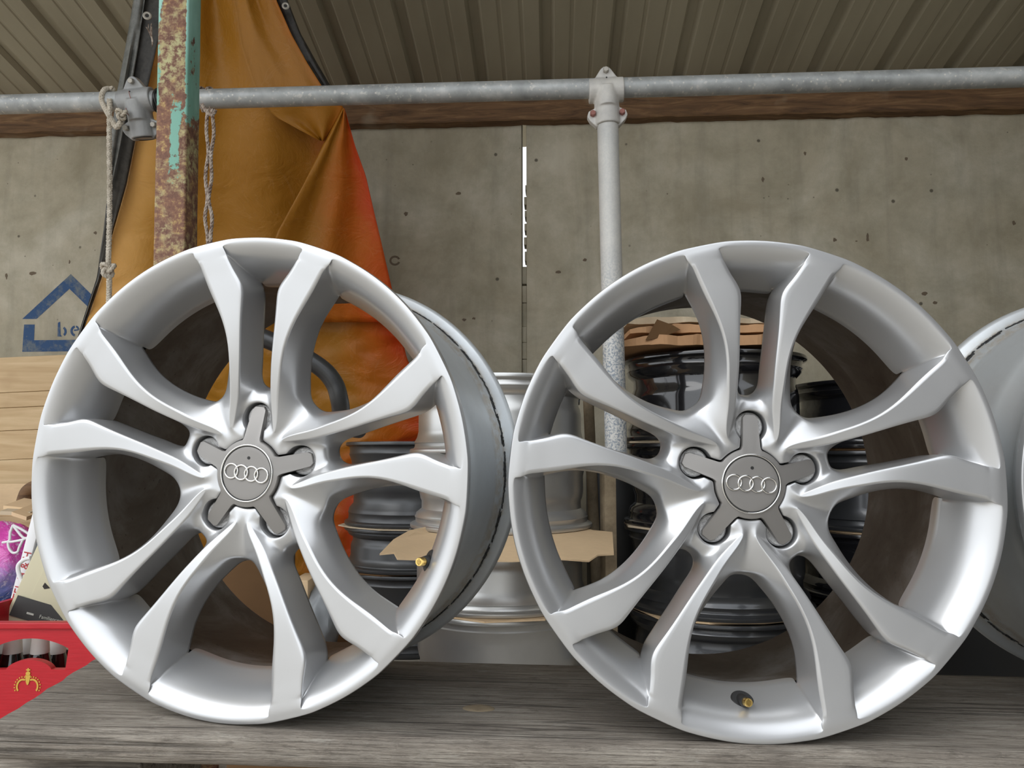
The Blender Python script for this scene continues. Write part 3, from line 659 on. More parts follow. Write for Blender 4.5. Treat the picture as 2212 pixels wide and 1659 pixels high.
# small chips and rust marks in the concrete
M_CHIP = simple('rust_brown_chip', (0.15, 0.115, 0.08), .9)
Mw = (Matrix.Translation(wl(0, 0, 0)) @ Matrix.Rotation(-math.atan(YAW), 4, 'Z')).inverted()
rng = random.Random(21)
for cx_, cy_, rx_, ry_ in ((1874, 514, 4, 12), (1803, 518, 5, 6), (990, 418, 6, 4), (877, 462, 6, 5), (1264, 562, 5, 4), (1335, 420, 3, 3), (1997, 634, 7, 5), (2020, 654, 6, 5), (1205, 588, 8, 4), (1648, 388, 4, 6), (1739, 331, 4, 5), (1958, 343, 4, 4), (70, 590, 9, 5), (150, 566, 2, 5), (206, 503, 5, 4), (14, 596, 3, 8), (1850, 521, 3, 2), (2190, 482, 5, 6), (1024, 688, 4, 3), (1003, 691, 5, 4)):
    poly = [(cx_ + rx_*rng.uniform(.55, 1.1)*math.cos(k*PI/5), cy_ - ry_*rng.uniform(.55, 1.1)*math.sin(k*PI/5)) for k in range(10)]
    o = decal('chip', [poly], M_CHIP, None, .0005); o.parent = wall; o.matrix_parent_inverse = Mw
o = decal('ring_mark', arcband(853, 563, 12, 11, 4.5, 20, 340, 14), M_CHIP, None, .0005); o.parent = wall; o.matrix_parent_inverse = Mw

# ================================================================== bench plank carrying the wheels
pl_o = Vector((0.30, .8595, CZ - .2727 - .015))
bm = bmesh.new(); L_, Wd, Th = 2.2, .268, .030; NX, NA = 220, 1
prof = []
def arc(cy, cz, r, a0, a1, n=5):
    return [(cy + r*math.cos(math.radians(a0+(a1-a0)*k/n)), cz + r*math.sin(math.radians(a0+(a1-a0)*k/n))) for k in range(n+1)]
prof += arc(-Wd/2+.012, Th/2-.012, .012, 180, 90) + [(-Wd/2 + .012 + (Wd-.018)*k/16, Th/2) for k in range(1, 16)] + arc(Wd/2-.006, Th/2-.006, .006, 90, 0, 3) + arc(Wd/2-.005, -Th/2+.005, .005, 0, -90, 3) + arc(-Wd/2+.008, -Th/2+.008, .008, -90, -180, 4)
vs, fs = [], []; n = len(prof)
x_left = -.8330
for i in range(NX+1):
    x = x_left + L_*i/NX
    for (y, z) in prof:
        f_ = .0011*noise.noise((x*5, y*60, 1.0)) + .0006*noise.noise((x*12, y*140, z*140)); e = 0.0
        if abs(y) > Wd/2-.02: e = .0022*noise.noise((x*3.0, y*4, 7.0)) + .0008*noise.noise((x*22, y*9, z*60))
        zz = z + (f_*.8 - .0009 if z > 0 and abs(y) < Wd/2-.012 else 0.0)
        xx = x + (.003*noise.noise((y*30, z*30, 0)) if i == 0 else 0) + (.036*(.5 - y/Wd)*max(0, 1 - i/30))
        vs.append((xx, y + e, zz))
for i in range(NX):
    for k in range(n): a = i*n+k; b = i*n+(k+1) % n; fs.append((a, b, b+n, a+n))
fs += [tuple(range(n)), tuple(reversed(range(NX*n, NX*n+n)))]
plank = py_obj('bench_plank', vs, fs, M_PLANK, None, angle=40, loc=pl_o, rot=(0, .0191, -.018)); fix_normals(plank)
tag(plank, 'weathered grey wooden plank on which the silver wheels stand', 'plank')
v, f = lathe([(0.0002, .0002), (.006, .0004), (.0105, .0002), (.012, -.001)], 20); kn = py_obj('knot', [(a*1.5+.0-.335, b-.04, c+.0146) for a, b, c in v], f, M_STICK, plank)
for x, lab in ((-.45, 'wooden block under the left end of the plank'), (.62, 'wooden block under the right part of the plank')):
    o = box_obj('wooden_block', (x, .875, (CZ-.2727-.030-.0191*(x-.3)-.004)/2 + .001), (.15, .16, CZ-.2727-.030-.0191*(x-.3)-.006), M_PLANK, None, .006); tag(o, lab, 'block')

# ================================================================== scaffold pipes, fittings, post
def pipe(name, p, q, r, mat, label, cat='pipe', wall=.004):
    p, q = Vector(p), Vector(q); d = (q-p); L = d.length
    prof = [(r, 0), (r, L), (r-wall, L), (r-wall, 0)]
    vs, fs = lathe(prof, 32, True); o = py_obj(name, vs, fs, mat, None, angle=50); fix_normals(o)
    o.rotation_mode = 'QUATERNION'; o.rotation_quaternion = d.to_track_quat('Z', 'Y'); o.location = p
    return tag(o, label, cat)
PR = .0242
pa = at(0, 226, 1.875); pc = at(1309, 195.5, 1.80); pd = at(2212, 166, 1.75)
dpa = (pd-pa).normalized()
pipe('scaffold_pipe', pa - dpa*.5, pd + dpa*.35, PR, M_GALV, 'long galvanised scaffold pipe running horizontally across in front of the wall')
pv0 = at(1312, 235, 1.80); pv1 = at(1329, 900, 1.80); dv = (pv1-pv0).normalized(); pb = pv0 + dv*((.574 - pv0.z)/dv.z)
pipe('scaffold_upright', pb, pv0, .0262, M_POLE, 'whitish upright scaffold pole hanging from the horizontal pipe left of centre', 'pole')['label'] = 'whitish upright scaffold pole joined to the horizontal pipe behind the middle wheel'
wpx = at(1313, 1050, 2.02); o = box_obj('wooden_post', (wpx.x, wpx.y, .285), (.034, .034, .568), M_STICK, None, .003, rot=(0, 0, .3)); tag(o, 'short tan wooden post between the silver stack and the black stack', 'post')

def fused(name, parts, mat, parent, voxel=.0022, smooth_it=3):
    vs, fs = merge(parts); me = D.meshes.new(name); me.from_pydata([tuple(v) for v in vs], [], fs); me.update()
    bm = bmesh.new(); bm.from_mesh(me); bmesh.ops.recalc_face_normals(bm, faces=bm.faces); bm.to_mesh(me); bm.free()
    t = D.objects.new('t', me); COL.objects.link(t)
    r = t.modifiers.new('r', 'REMESH'); r.mode = 'VOXEL'; r.voxel_size = voxel
    s = t.modifiers.new('s', 'SMOOTH'); s.iterations = smooth_it; s.factor = .6
    dg = bpy.context.evaluated_depsgraph_get(); out = D.meshes.new_from_object(t.evaluated_get(dg), depsgraph=dg); D.objects.remove(t)
    out.materials.clear(); return link_mesh(name, out, mat, parent)
def cyl(p, q, r, r2=None, seg=24):
    return tube([Vector(p), Vector(q)], [r, r2 if r2 else r], seg)
def hexbolt(name, p, d, r, L, mat, parent):
    p = Vector(p); d = Vector(d).normalized(); v, f = tube([p, p + d*L, p + d*L*1.15], [r, r, r*.8], 6)
    o = py_obj(name, v, f, mat, parent, smooth=False); return fix_normals(o)
# T-fitting: local X along the pipe, Z up, -Y to the viewer
def tee(name, loc, rotz, roty, mat, boltmat, label, lower_open, tilt=0.0):
    e = empty(name, loc, (tilt, roty, rotz), label, 'clamp')
    parts = [cyl((-.043, 0, 0), (.043, 0, 0), .0300), cyl((0, 0, .006), (0, 0, -.092), .0300, .0318), cyl((0, -.010, 0), (0, -.012, -.05), .026, .026)]
    parts.append(prism([(-.034, .018), (-.012, .052), (-.004, .058), (.006, .058), (.013, .052), (.036, .018)], -.010, .012))       # top ear
    for s in (-1, 1):
        parts.append(prism([(s*.020, -.038), (s*.030, -.048), (s*.046, -.056), (s*.050, -.068), (s*.044, -.080), (s*.028, -.096), (s*.020, -.096)], -.009, .011))
    body = fused('fitting_body', parts, mat, e)
    for x, z in ((.001, .046), (-.036, -.064), (.036, -.064)):
        hexbolt('bolt', (x, -.008, z), (0, -1, 0), .0075, .011, boltmat if z < 0 or boltmat is not M_RUSTB else M_BOLT, e)
    v, f = lathe([(0.0001, 0), (.0022, 0)], 12, axis='Y'); py_obj('set_hole', [(a, b-.0310, c+.018) for a, b, c in v], f, M_BLACKIN, e)
    if lower_open:
        v, f = lathe([(.0001, -.0905), (.0262, -.0912), (.0275, -.0940)], 28); py_obj('socket', v, f, M_BLACKIN, e)
    return e
ang = math.atan2(dpa.y, dpa.x)
tee('pipe_clamp', pc, ang, -.034, M_FIT, M_RUSTB, 'white-grey tee clamp with reddish bolts joining upright pole and horizontal pipe', False)
pl = pa + dpa*((at(300, 222, 1.865) - pa).dot(dpa))
t2 = tee('pipe_clamp', pl, ang, -.10, M_FIT2, M_BOLT, 'grey tee clamp with an empty socket left of the rusty post', True, .30)
v, f = tube(catmull([(-.001, -.0335, .018), (.0005, -.0340, -.01), (-.002, -.0335, -.035), (-.008, -.034, -.042), (-.016, -.033, -.034), (-.018, -.031, -.02)], 6), .0009, 6)
py_obj('wire', v, f, M_RUSTB, t2)
# tape and cable ties on the pipe near the post
rng = random.Random(3); parts = []
for k in range(4):
    c = pa + dpa*((at(345 + 3*k, 220, 1.86)-pa).dot(dpa)); ring = []
    for i in range(24):
        a = 2*PI*i/24; ring.append(c + Vector((0, math.cos(a), math.sin(a)))*(PR+.0035) + dpa*(.006*math.sin(a+k)))
    parts.append(tube(ring, .0028, 6, closed=True))
v, f = merge(parts); o = py_obj('black_tape', v, f, M_TAPE); tag(o, 'black tape wound on the pipe between grey clamp and rusty post', 'tape')

# rusty square post
p0 = at(369, 250, 1.400); 
post_top, post_bot = at(376, -60, 1.40), at(364, 560, 1.40)
dpo = (post_top - post_bot).normalized(); pz = lambda z: post_bot + dpo*((z-post_bot.z)/dpo.z)
pp = empty('rusty_post', (0, 0, 0), label='square steel post with peeling green paint and rust, behind the left wheel', cat='post')
A_, B_ = pz(.012), pz(2.05); hs = .0300; vs, fs = [], []; r_ = .0045; sec = []
for cx, cy, a0 in ((hs-r_, -hs+r_, -90), (hs-r_, hs-r_, 0), (-hs+r_, hs-r_, 90), (-hs+r_, -hs+r_, 180)):
    for k in range(4): a = math.radians(a0 + 30*k); sec.append((cx + r_*math.cos(a), cy + r_*math.sin(a)))
NS = 60
for i in range(NS+1):
    c = A_.lerp(B_, i/NS)
    for x, y in sec: vs.append((c.x + x + .0008*noise.noise((i*.5, x*30, 0)), c.y + .03 + y, c.z))
ns = len(sec)
for i in range(NS):
    for k in range(ns): a = i*ns+k; b = i*ns+(k+1) % ns; fs.append((a, b, b+ns, a+ns))
fs += [tuple(range(ns)), tuple(reversed(range(NS*ns, NS*ns+ns)))]
# local coordinates put the post's right-hand face at x > 0.54
tube_o = py_obj('square_tube', [(x - A_.x + .515, y, z) for x, y, z in vs], fs, M_POST, pp, angle=40, loc=(A_.x-.515, 0, 0)); fix_normals(tube_o)
box_obj('foot_plate', (A_.x, A_.y+.03, .006), (.14, .14, .012), M_POST, pp, .002)
# bleached timber and frayed strap behind the post
# ropes
def twist(path, R, r, turns_per_m, strands=3, seg=6, phase=0):
    pts = [Vector(p) for p in path]; L = [0]
    for a, b in zip(pts, pts[1:]): L.append(L[-1] + (b-a).length)
    parts = []; up = Vector((0, 1, .01)); 
    for s in range(strands):
        q = []
        for i, p in enumerate(pts):
            t = (pts[min(i+1, len(pts)-1)] - pts[max(i-1, 0)]).normalized(); n1 = t.cross(up).normalized(); n2 = t.cross(n1)
            a = 2*PI*(L[i]*turns_per_m + s/strands) + phase; q.append(p + (n1*math.cos(a) + n2*math.sin(a))*R)
        parts.append(tube(q, r, seg))
    return merge(parts)
def dens(path, step=.0016):
    pts = catmull(path, 24); out = [pts[0]]; 
    for p in pts:
        if (p-out[-1]).length >= step: out.append(p)
    return out
def braid(path, R=.0040, r=.0031):
    a = twist(path, R, r, 52, 3, 6); b = twist(path, R, r, -52, 3, 6, 1.0); return merge([a, b])
Yr = 1.835
rp = empty('white_rope', (0, 0, 0), label='pale braided rope looped over the pipe left of the clamp, knotted above the left wheel', cat='rope')
xo = PR + .005
c0 = at(236, 222, 1.868)
loop = [c0 + Vector((.016, -.6*xo, 1.0*xo)), c0 + Vector((.008, -.3*xo, 1.12*xo)), c0 + Vector((0, -.75*xo, .85*xo)), c0 + Vector((-.002, -1.1*xo, .1*xo)), c0 + Vector((0, -.95*xo, -.6*xo)), at(243, 262, Yr), at(252, 275, Yr-.004), at(262, 262, Yr-.006)]
v, f = braid(dens(loop)); py_obj('loop', v, f, M_ROPE, rp)
tail = [at(237, 215, Yr), at(236, 300, Yr), at(237, 400, Yr), at(236, 500, Yr), at(234, 572, Yr), at(236, 600, Yr), at(235, 660, Yr), at(234, 720, Yr)]
v, f = braid(dens(tail)); py_obj('cord', v, f, M_ROPE, rp)
def knot(cx, cy, Y, s, name='knot', mat=None, parent=None):
    c = at(cx, cy, Y); pts = []
    for i in range(60):
        t = 2*PI*i/60
        pts.append(c + Vector((s*(math.sin(t) + 2*math.sin(2*t))*.36, -s*math.sin(3*t)*.45 - .004, s*(math.cos(t) - 2*math.cos(2*t))*.36)))
    v, f = twist(pts + [pts[0]], s*.13, s*.20, 60, 3, 6); py_obj(name, v, f, mat or M_ROPE, parent)
knot(235, 583, Yr, .017, parent=rp); knot(264, 248, Yr-.01, .013, parent=rp)
rp2 = empty('brown_rope', (0, 0, 0), label='twisted brown and white rope hanging in two strands right of the rusty post', cat='rope')
Yq = 1.815
s1 = [at(x, y, Yq) for x, y in ((449, 236), (446, 280), (450, 330), (444, 380), (448, 430), (443, 470), (449, 520), (447, 600))]
s2 = [at(x, y, Yq-.006) for x, y in ((457, 236), (462, 285), (456, 335), (457, 385), (451, 430), (458, 470), (455, 520), (456, 600))]
for s_ in (s1, s2): v, f = twist(dens(s_), .0022, .0026, 34, 3, 6); py_obj('strand', v, f, M_ROPE2, rp2)
c1 = at(447, 215, 1.858)
for dx in (-.010, .012):
    ring = [c1 + Vector((dx + .004*math.sin(2*PI*i/40*2), math.cos(2*PI*i/40)*(PR+.004), math.sin(2*PI*i/40)*(PR+.004))) for i in range(41)]
    v, f = twist(ring, .0020, .0024, 60, 3, 6); py_obj('loop', v, f, M_ROPE2, rp2)
v, f = twist(dens([at(437, 225, 1.82), at(445, 240, 1.815), at(458, 248, 1.81), at(466, 238, 1.812)]), .0022, .0026, 40); py_obj('hitch', v, f, M_ROPE2, rp2)
# bent handrail tube seen through the left wheel
bp = catmull([at(425, 700, 1.50), at(480, 706, 1.66), at(540, 720, 1.72), at(620, 752, 1.74), at(690, 792, 1.76), at(722, 828, 1.77), at(734, 868, 1.78), at(740, 905, 1.82), at(760, 925, 1.95), at(775, 930, 2.12)], 8)
v, f = tube(bp, .0215, 20); o = py_obj('bent_tube', v, f, M_RIM_G); tag(o, 'dark grey bent steel tube in front of the orange tarpaulin, seen through the left wheel', 'tube')

# ================================================================== orange tarpaulin
def interp(tab, y):
    for (a, b), (c, d) in zip(tab, tab[1:]):
        if y <= c: t = (y-a)/(c-a); return b + (d-b)*max(0.0, t)
    return tab[-1][1]
TY = [(-80, 2.15), (200, 2.20), (500, 2.45), (750, 2.62), (950, 2.72), (1250, 2.76)]
def strip(name, ys, lt, rt, nu, mat, parent, dz=0.0, amp=.02, u0=0.0, u1=1.0, seed=0.0, foldn=5.0, sol=.0012):
    vs, fs, uvs = [], [], []
    for j, y in enumerate(ys):
        a, b = interp(lt, y), interp(rt, y)
        for i in range(nu+1):
            t = i/nu; w = math.sin(t*foldn*PI + .004*y + seed)*.6 + noise.noise((t*4+seed, y*.006, seed))*1.2
            cr_ = noise.noise((t*14, y*.035, seed+5))*(.35 if y < 600 else 1.1) + (abs(noise.noise((t*9+y*.012, y*.03-t*6, seed)))*2.2 if y > 620 else 0)*min(1, (y-620)/120)
            Y = interp(TY, y) + dz + amp*(w + .35*cr_)
            vs.append(at(a + (b-a)*t, y, Y)); uvs.append((u0 + (u1-u0)*t, 1 - y/1300.0))
    n = nu+1
    for j in range(len(ys)-1):
        for i in range(nu): q = j*n+i; fs.append((q, q+1, q+1+n, q+n))
    o = py_obj(name, vs, fs, mat, parent, angle=80); ul = o.data.uv_layers.new(name='UVMap')
    for lp in o.data.loops: ul.data[lp.index].uv = uvs[lp.vertex_index]
    sm = o.modifiers.new('t', 'SOLIDIFY'); sm.thickness = sol; return o
tarp = empty('tarpaulin', (0, 0, 0), label='large orange tarpaulin with black hem hanging from the roof behind the rusty post', cat='tarpaulin')

BO = [(-80, 352), (0, 349), (75, 344), (100, 338), (200, 316), (300, 292), (400, 272), (500, 243), (600, 218), (700, 184), (760, 163), (900, 150), (1200, 150)]
OL = [(-80, 305), (0, 293), (100, 276), (200, 257), (300, 243), (400, 237), (500, 226), (600, 211), (700, 178), (760, 160), (900, 146), (1200, 146)]
GB = [(-80, 322), (0, 312), (100, 298), (200, 281), (300, 262), (400, 241), (420, 238)]
RE = [(-80, 570), (0, 595), (73, 627), (136, 662), (187, 694), (234, 743), (316, 766), (380, 789), (459, 807), (522, 822), (614, 843), (771, 878), (880, 925), (940, 930), (965, 860), (1000, 800), (1060, 780), (1250, 770)]
RH = [(-80, 590), (0, 621), (73, 649), (136, 684), (185, 713), (215, 742)]
ys = list(range(-80, 1251, 9))
strip('sheet', ys, BO, RE, 120, M_TARP, tarp, 0, .022, .0, 1.0, 0.3, 5)
FL = [(234, 741), (300, 705), (400, 655), (500, 600), (620, 560), (700, 560)]
strip('folded_flap', [234 + 14*k for k in range(34)], FL, [(y, x+1.5) for y, x in RE], 40, M_TARP, tarp, -.055, .014, .72, 1.0, 2.3, 4)
strip('folded_flap', [-80 + 12*k for k in range(33)], [(-80, 490), (0, 504), (100, 520), (187, 548), (250, 590), (304, 690)], [(-80, 572), (0, 597), (73, 629), (136, 664), (187, 696), (234, 744), (304, 700)], 26, M_TARP, tarp, -.05, .012, .60, .86, 4.3, 2)
strip('black_hem', ys[:94], [(y, x-2) for y, x in OL], [(y, x+1) for y, x in BO], 8, M_HEM, tarp, -.012, .006, seed=1.0, foldn=1)
strip('black_hem', [-80 + 12*k for k in range(25)], [(y, x-1) for y, x in RE], RH, 6, M_HEM, tarp, -.01, .006, seed=3.0, foldn=1)
strip('grey_fold', [-80 + 12*k for k in range(42)], [(y, x-4) for y, x in OL], [(y, x+1) for y, x in GB], 8, M_FOLD, tarp, -.030, .008, seed=2.0, foldn=2)
def eyelet(x, y, Y, s=.0125):
    v, f = lathe([(s*.42, .0), (s*.5, -.0022), (s*.75, -.003), (s, -.0012), (s*1.02, .0006)], 24, axis='Y')
    o = py_obj('eyelet', v, f, M_BOLT, tarp, loc=at(x, y, Y), rot=(0, 0, .2)); fix_normals(o)
    v, f = lathe([(.0001, 0), (s*.42, 0)], 16, axis='Y'); py_obj('eyelet_hole', v, f, M_BLACKIN, o)
eyelet(318, 34, 2.12); eyelet(617, 13, 2.12, .011)
parts = []
rng = random.Random(12)
for k in range(7):
    x = 326 + rng.uniform(-5, 5); pts = catmull([at(329, 100, 2.05), at(328 + rng.uniform(-2, 2), 84, 2.05), at(x, 68, 2.04), at(x + rng.uniform(-7, 5), 54 + rng.uniform(-4, 8), 2.03)], 5); parts.append(tube(pts, .0011, 5))
v, f = merge(parts); o = py_obj('frayed_cord', v, f, M_ROPE2, tarp)

# ================================================================== stacked wheels and cardboard behind the bench
def stack_wheel(name, cx, cy, z0, h, R, mat, label, group, seed=0, dirty=None, sticker=None):
    W = empty(name, (cx, cy, z0), (0, 0, seed), label, 'wheel', group); k = R/.243
    def rr(x): return x*k
    pr = [(rr(.2365), 0), (rr(.2415), .001), (rr(.243), .005), (rr(.2425), .010), (rr(.2395), .0125), (rr(.2315), .0145), (rr(.2290), .019), (rr(.2285), h*.13), (rr(.2310), h*.145), (rr(.2290), h*.165),
          (rr(.2230), h*.22), (rr(.2195), h*.30), (rr(.2195), h*.52), (rr(.2165), h*.60), (rr(.2130), h*.64), (rr(.2130), h*.74), (rr(.2270), h*.80), (rr(.2285), h*.83), (rr(.2310), h*.85), (rr(.2290), h*.87), (rr(.2290), h*.915),
          (rr(.2315), h-.0145), (rr(.2395), h-.0125), (rr(.2425), h-.010), (rr(.243), h-.005), (rr(.2415), h-.001), (rr(.2365), h)]
    if seed > 1: pr = [(r, h-z) for r, z in reversed(pr)]
    pr += [(rr(.229), h-.004), (rr(.218), h*.88), (rr(.212), h*.7), (rr(.207), h*.5), (rr(.212), h*.2), (rr(.229), .004)]
    lathe_obj('barrel', pr, mat, W, 72, True, 'Z', angle=40)
    parts = []
    for s in range(5):                                             # five plain spokes and a hub inside
        a = s*2*PI/5; M = Matrix.Rotation(a, 4, 'Z'); bm = bmesh.new(); add_box(bm, (R*.50, 0, h*.30), (R*.74, .045, .022), .004, M, 1)
        parts.append(([v.co.copy() for v in bm.verts], [tuple(v.index for v in f.verts) for f in (bm.verts.index_update() or bm.faces)])); bm.free()
    v, f = merge(parts); py_obj('spokes', v, f, mat, W, angle=30)
    lathe_obj('hub', [(.03, h*.20), (.07, h*.20), (.075, h*.38), (.03, h*.40)], mat, W, 28, True)
    return W
ZT = 1e-3
SX, SY = at(1080, 900, 2.05).x, 2.05
def zat(py, Y): return at(1106, py, Y).z
sl = [zat(803, 1.807), zat(980, 1.807), zat(1157, 1.807), zat(1338, 1.807), ZT]
labs = ['topmost silver rim of the silver stack between the two front wheels', 'second silver rim from the top, resting on the wide tan cardboard', 'silver rim directly below the wide tan cardboard sheet', 'bottom silver rim of the stack, just above the plank edge']
for i in range(4):
    top, bot = sl[i] - (.005 if i in (2, 3) else .0006), sl[i+1] + .0002
    stack_wheel('wheel_rim', SX + .004*(i % 2), SY, bot, top-bot, .243, M_RIM_S, labs[i], 'silver rims stacked behind the bench', [0.3, 2.1, .5, 2.6][i])
BX, BY = at(1541, 900, 2.10).x, 2.10
bl = [zat(752, 1.85), zat(950, 1.85), zat(1150, 1.85), zat(1348, 1.85), ZT]
labs = ['topmost glossy black rim under the crumpled cardboard', 'second glossy black rim from the top behind the middle wheel', 'black rim above the lowest cardboard sheet, seen under the hub', 'lowest dark rim of the black stack behind the middle wheel']
for i in range(4):
    top, bot = bl[i] - (.006 if i else .0), bl[i+1] + .0002
    W = stack_wheel('wheel_rim', BX, BY, bot, top-bot, .250, M_RIM_B if i < 2 else M_RIM_D, labs[i], 'black rims stacked behind the middle wheel', [0.3, 2.3, 2.5, .7][i])
    if i == 2:
        vs, fs = [], []; a0 = math.atan2(-.2, .128)
        for k in range(7):
            a = -PI/2 + .26 + .10*k/6
            for z_ in (.075, .098): vs.append((.2222*math.cos(a-2.5), .2222*math.sin(a-2.5), z_))
        for k in range(6): fs.append((2*k, 2*k+2, 2*k+3, 2*k+1))
        st_ = py_obj('sticker', vs, fs, M_WHITEP, W); sm = st_.modifiers.new('t', 'SOLIDIFY'); sm.thickness = .0008; st_['label'] = 'small white paper sticker'
DX, DY = at(1899, 900, 2.25).x, 2.25
dl = [zat(812, 2.0), zat(968, 2.0), zat(1156, 2.0), zat(1345, 2.0)*.0 + .2, ZT]
labs = ['topmost black rim of the rear right stack, its edge against the wall', 'second black rim of the rear right stack', 'third black rim of the rear right stack above the dark lowest one', 'lowest rim of the rear right stack']
for i in range(4):
    top, bot = dl[i] - (.006 if i else .0), dl[i+1] + .0002
    stack_wheel('wheel_rim', DX, DY, bot, top-bot, .250, M_RIM_B if i != 1 else M_RIM_D, labs[i], 'black rims in the rear right stack', [0.4, .1, 2.4, .2][i])
GX, GY = -.318, 2.50
gl = [zat(953, 2.28), zat(1143, 2.28), zat(1243, 2.28), ZT]
labs = ['topmost dark grey rim of the stack seen through the left wheel', 'narrow dark grey rim in the middle of the stack seen through the left wheel', 'bottom dark grey rim of the stack seen through the left wheel']
for i in range(3):
    top, bot = gl[i] - (.004 if i else .0), gl[i+1] + .0002
    stack_wheel('wheel_rim', GX, GY, bot, top-bot, .226, M_RIM_G, labs[i], 'dark grey rims stacked left of the silver stack', [2.2, .5, 2.0][i])
def sheet(name, pts, th, mat, label, cat='cardboard', sag=0.0):
    """cardboard sheet from world points (x,y,z), edges with thickness"""
    n = len(pts); c = sum((Vector(p) for p in pts), Vector())/n; vs = []
    for dz in (0, -th):
        vs += [Vector(p) + Vector((0, 0, dz)) for p in pts]; vs += [c.lerp(Vector(p), .5) + Vector((0, 0, dz)) for p in pts]; vs.append(c + Vector((0, 0, dz)))
    m_ = 2*n+1; fs = []
    for b, s in ((0, 1), (m_, -1)):
        for i in range(n):
            j = (i+1) % n; q = (b+i, b+j, b+n+j, b+n+i); fs.append(q if s > 0 else q[::-1]); q = (b+n+i, b+n+j, b+2*n); fs.append(q if s > 0 else q[::-1])
    for i in range(n): j = (i+1) % n; fs.append((i, m_+i, m_+j, j))
    o = py_obj(name, vs, fs, mat, smooth=False); fix_normals(o); return tag(o, label, cat)
def ring_sheet(cx, cy, z, R, th, mat, label, seed, n=13, squash=1.0, jit=.10):
    rg = random.Random(seed); pts = []
    for k in range(n):
        a = 2*PI*k/n + rg.uniform(-.1, .1); r = R*(1 + rg.uniform(-jit, jit*.35)); pts.append((cx + r*math.cos(a), cy + r*math.sin(a)*squash, z))
    return sheet('cardboard_sheet', pts, th, mat, label)
# wide tan sheet of the silver stack: flat under the rim, drooping towards the viewer
z1 = sl[2]
big = [at(820, 1196, 1.63), at(850, 1165, 1.74), at(885, 1145, 1.84), at(940, 1134, 1.93), (SX-.16, 2.20, z1), (SX+.14, 2.22, z1), at(1290, 1148, 1.97), at(1323, 1149, 1.93), at(1326, 1196, 1.74), at(1291, 1198, 1.73), at(1272, 1211, 1.70), at(1204, 1206, 1.69), at(1105, 1211, 1.67), at(930, 1208, 1.64), at(858, 1206, 1.62), at(851, 1193, 1.64)]
zc = z1 - .0004
bot = .0035
vs = [Vector(p) for p in big]; c = Vector((SX, SY-.02, zc)); n = len(vs); inner = []
for p in vs:
    d = Vector((p.x-SX, p.y-SY, 0)); inner.append(Vector((SX, SY, zc)) + d.normalized()*min(.250, d.length*.92))
allv = vs + inner + [Vector((SX, SY, zc))]; m_ = len(allv); fs = []
allv = allv + [v - Vector((0, 0, bot)) for v in allv]
for i in range(n):
    j = (i+1) % n
    fs += [(i, j, n+j, n+i), (n+i, n+j, 2*n), (m_+n+i, m_+n+j, m_+j, m_+i), (m_+2*n, m_+n+j, m_+n+i), (i, m_+i, m_+j, j)]
o = py_obj('cardboard_sheet', allv, fs, M_CARD, smooth=True, angle=50); fix_normals(o); o.data.set_sharp_from_angle(angle=math.radians(50)); tag(o, 'wide tan cardboard sheet sticking out of the silver rim stack on both sides', 'cardboard', 'cardboard sheets between stacked rims')
lst = [ring_sheet(SX, SY, sl[3]-.0002, .262, .004, M_CARD, 'tan cardboard sheet under the third silver rim, just above the plank', 3, 11),
       ring_sheet(BX, BY, bl[1]-.0002, .258, .005, M_CARD3, 'pale cardboard sheet between the two upper glossy black rims', 5),
       ring_sheet(BX, BY, bl[2]-.0002, .262, .005, M_CARD3, 'pale cardboard sheet in the middle of the black stack', 6),
       ring_sheet(BX, BY, bl[3]-.0002, .258, .005, M_CARD, 'tan cardboard sheet above the lowest rim of the black stack', 7),
       ring_sheet(DX, DY, dl[1]-.0002, .256, .005, M_CARD2, 'brown cardboard sheet high in the rear right stack', 8),
       ring_sheet(DX, DY, dl[2]-.0002, .262, .005, M_CARD, 'tan cardboard sheet low in the rear right stack', 9),
       ring_sheet(GX, GY, gl[1]-.0002, .250, .0035, M_CARD3, 'dirty pale cardboard sheet under the topmost dark grey rim', 10),
       ring_sheet(GX, GY, gl[2]-.0002, .232, .0035, M_CARD2, 'brown cardboard sheet under the narrow dark grey rim', 11)]
for o in lst: o['group'] = 'cardboard sheets between stacked rims'
# crumpled cardboard on the black stack
def crumple(name, x0, x1, yT, yB, Yf, depth, amp, mat, label, seed, taper=0.0):
    vs, fs = [], []; N, Mn = 46, 10; zt_, zb_ = zat(yT, Yf), zat(yB, Yf)
    for j in range(2):
        for i in range(N+1):
            t = i/N; x = at(x0 + (x1-x0)*t, 800, Yf).x
            for k in range(Mn+1):
                s = k/Mn; dome = math.sin(min(1, t*6)*PI/2)*math.sin(min(1, (1-t)*6)*PI/2)
                nz = noise.noise((t*5+seed, s*1.5, seed)) + .6*abs(noise.noise((t*13+seed, s*4, 2.0)))
                z = (zb_ if j else zb_ + (zt_-zb_)*(.55 + .45*dome) - taper*t*(zt_-zb_)) + (amp*nz if not j else amp*.35*nz)
                y = Yf + depth*s + .03*noise.noise((t*7+seed, 0, seed+j*.3)) - (.02*math.sin(t*PI))
                vs.append((x, y, max(z, zb_ - .001 if j else zb_+.003)))
    n = Mn+1; T = (N+1)*n
    for i in range(N):
        for k in range(Mn):
            a = i*n+k; fs.append((a, a+1, a+n+1, a+n)); fs.append((T+a, T+a+n, T+a+n+1, T+a+1))
        fs.append((i*n, i*n+n, T+i*n+n, T+i*n)); fs.append((i*n+Mn, T+i*n+Mn, T+i*n+n+Mn, i*n+n+Mn))
    for k in range(Mn): fs.append((k, T+k, T+k+1, k+1)); e = N*n; fs.append((e+k, e+k+1, T+e+k+1, T+e+k))
    o = py_obj(name, vs, fs, mat, smooth=True, angle=14); fix_normals(o); return tag(o, label, 'cardboard', 'flattened cardboard on the black stack')
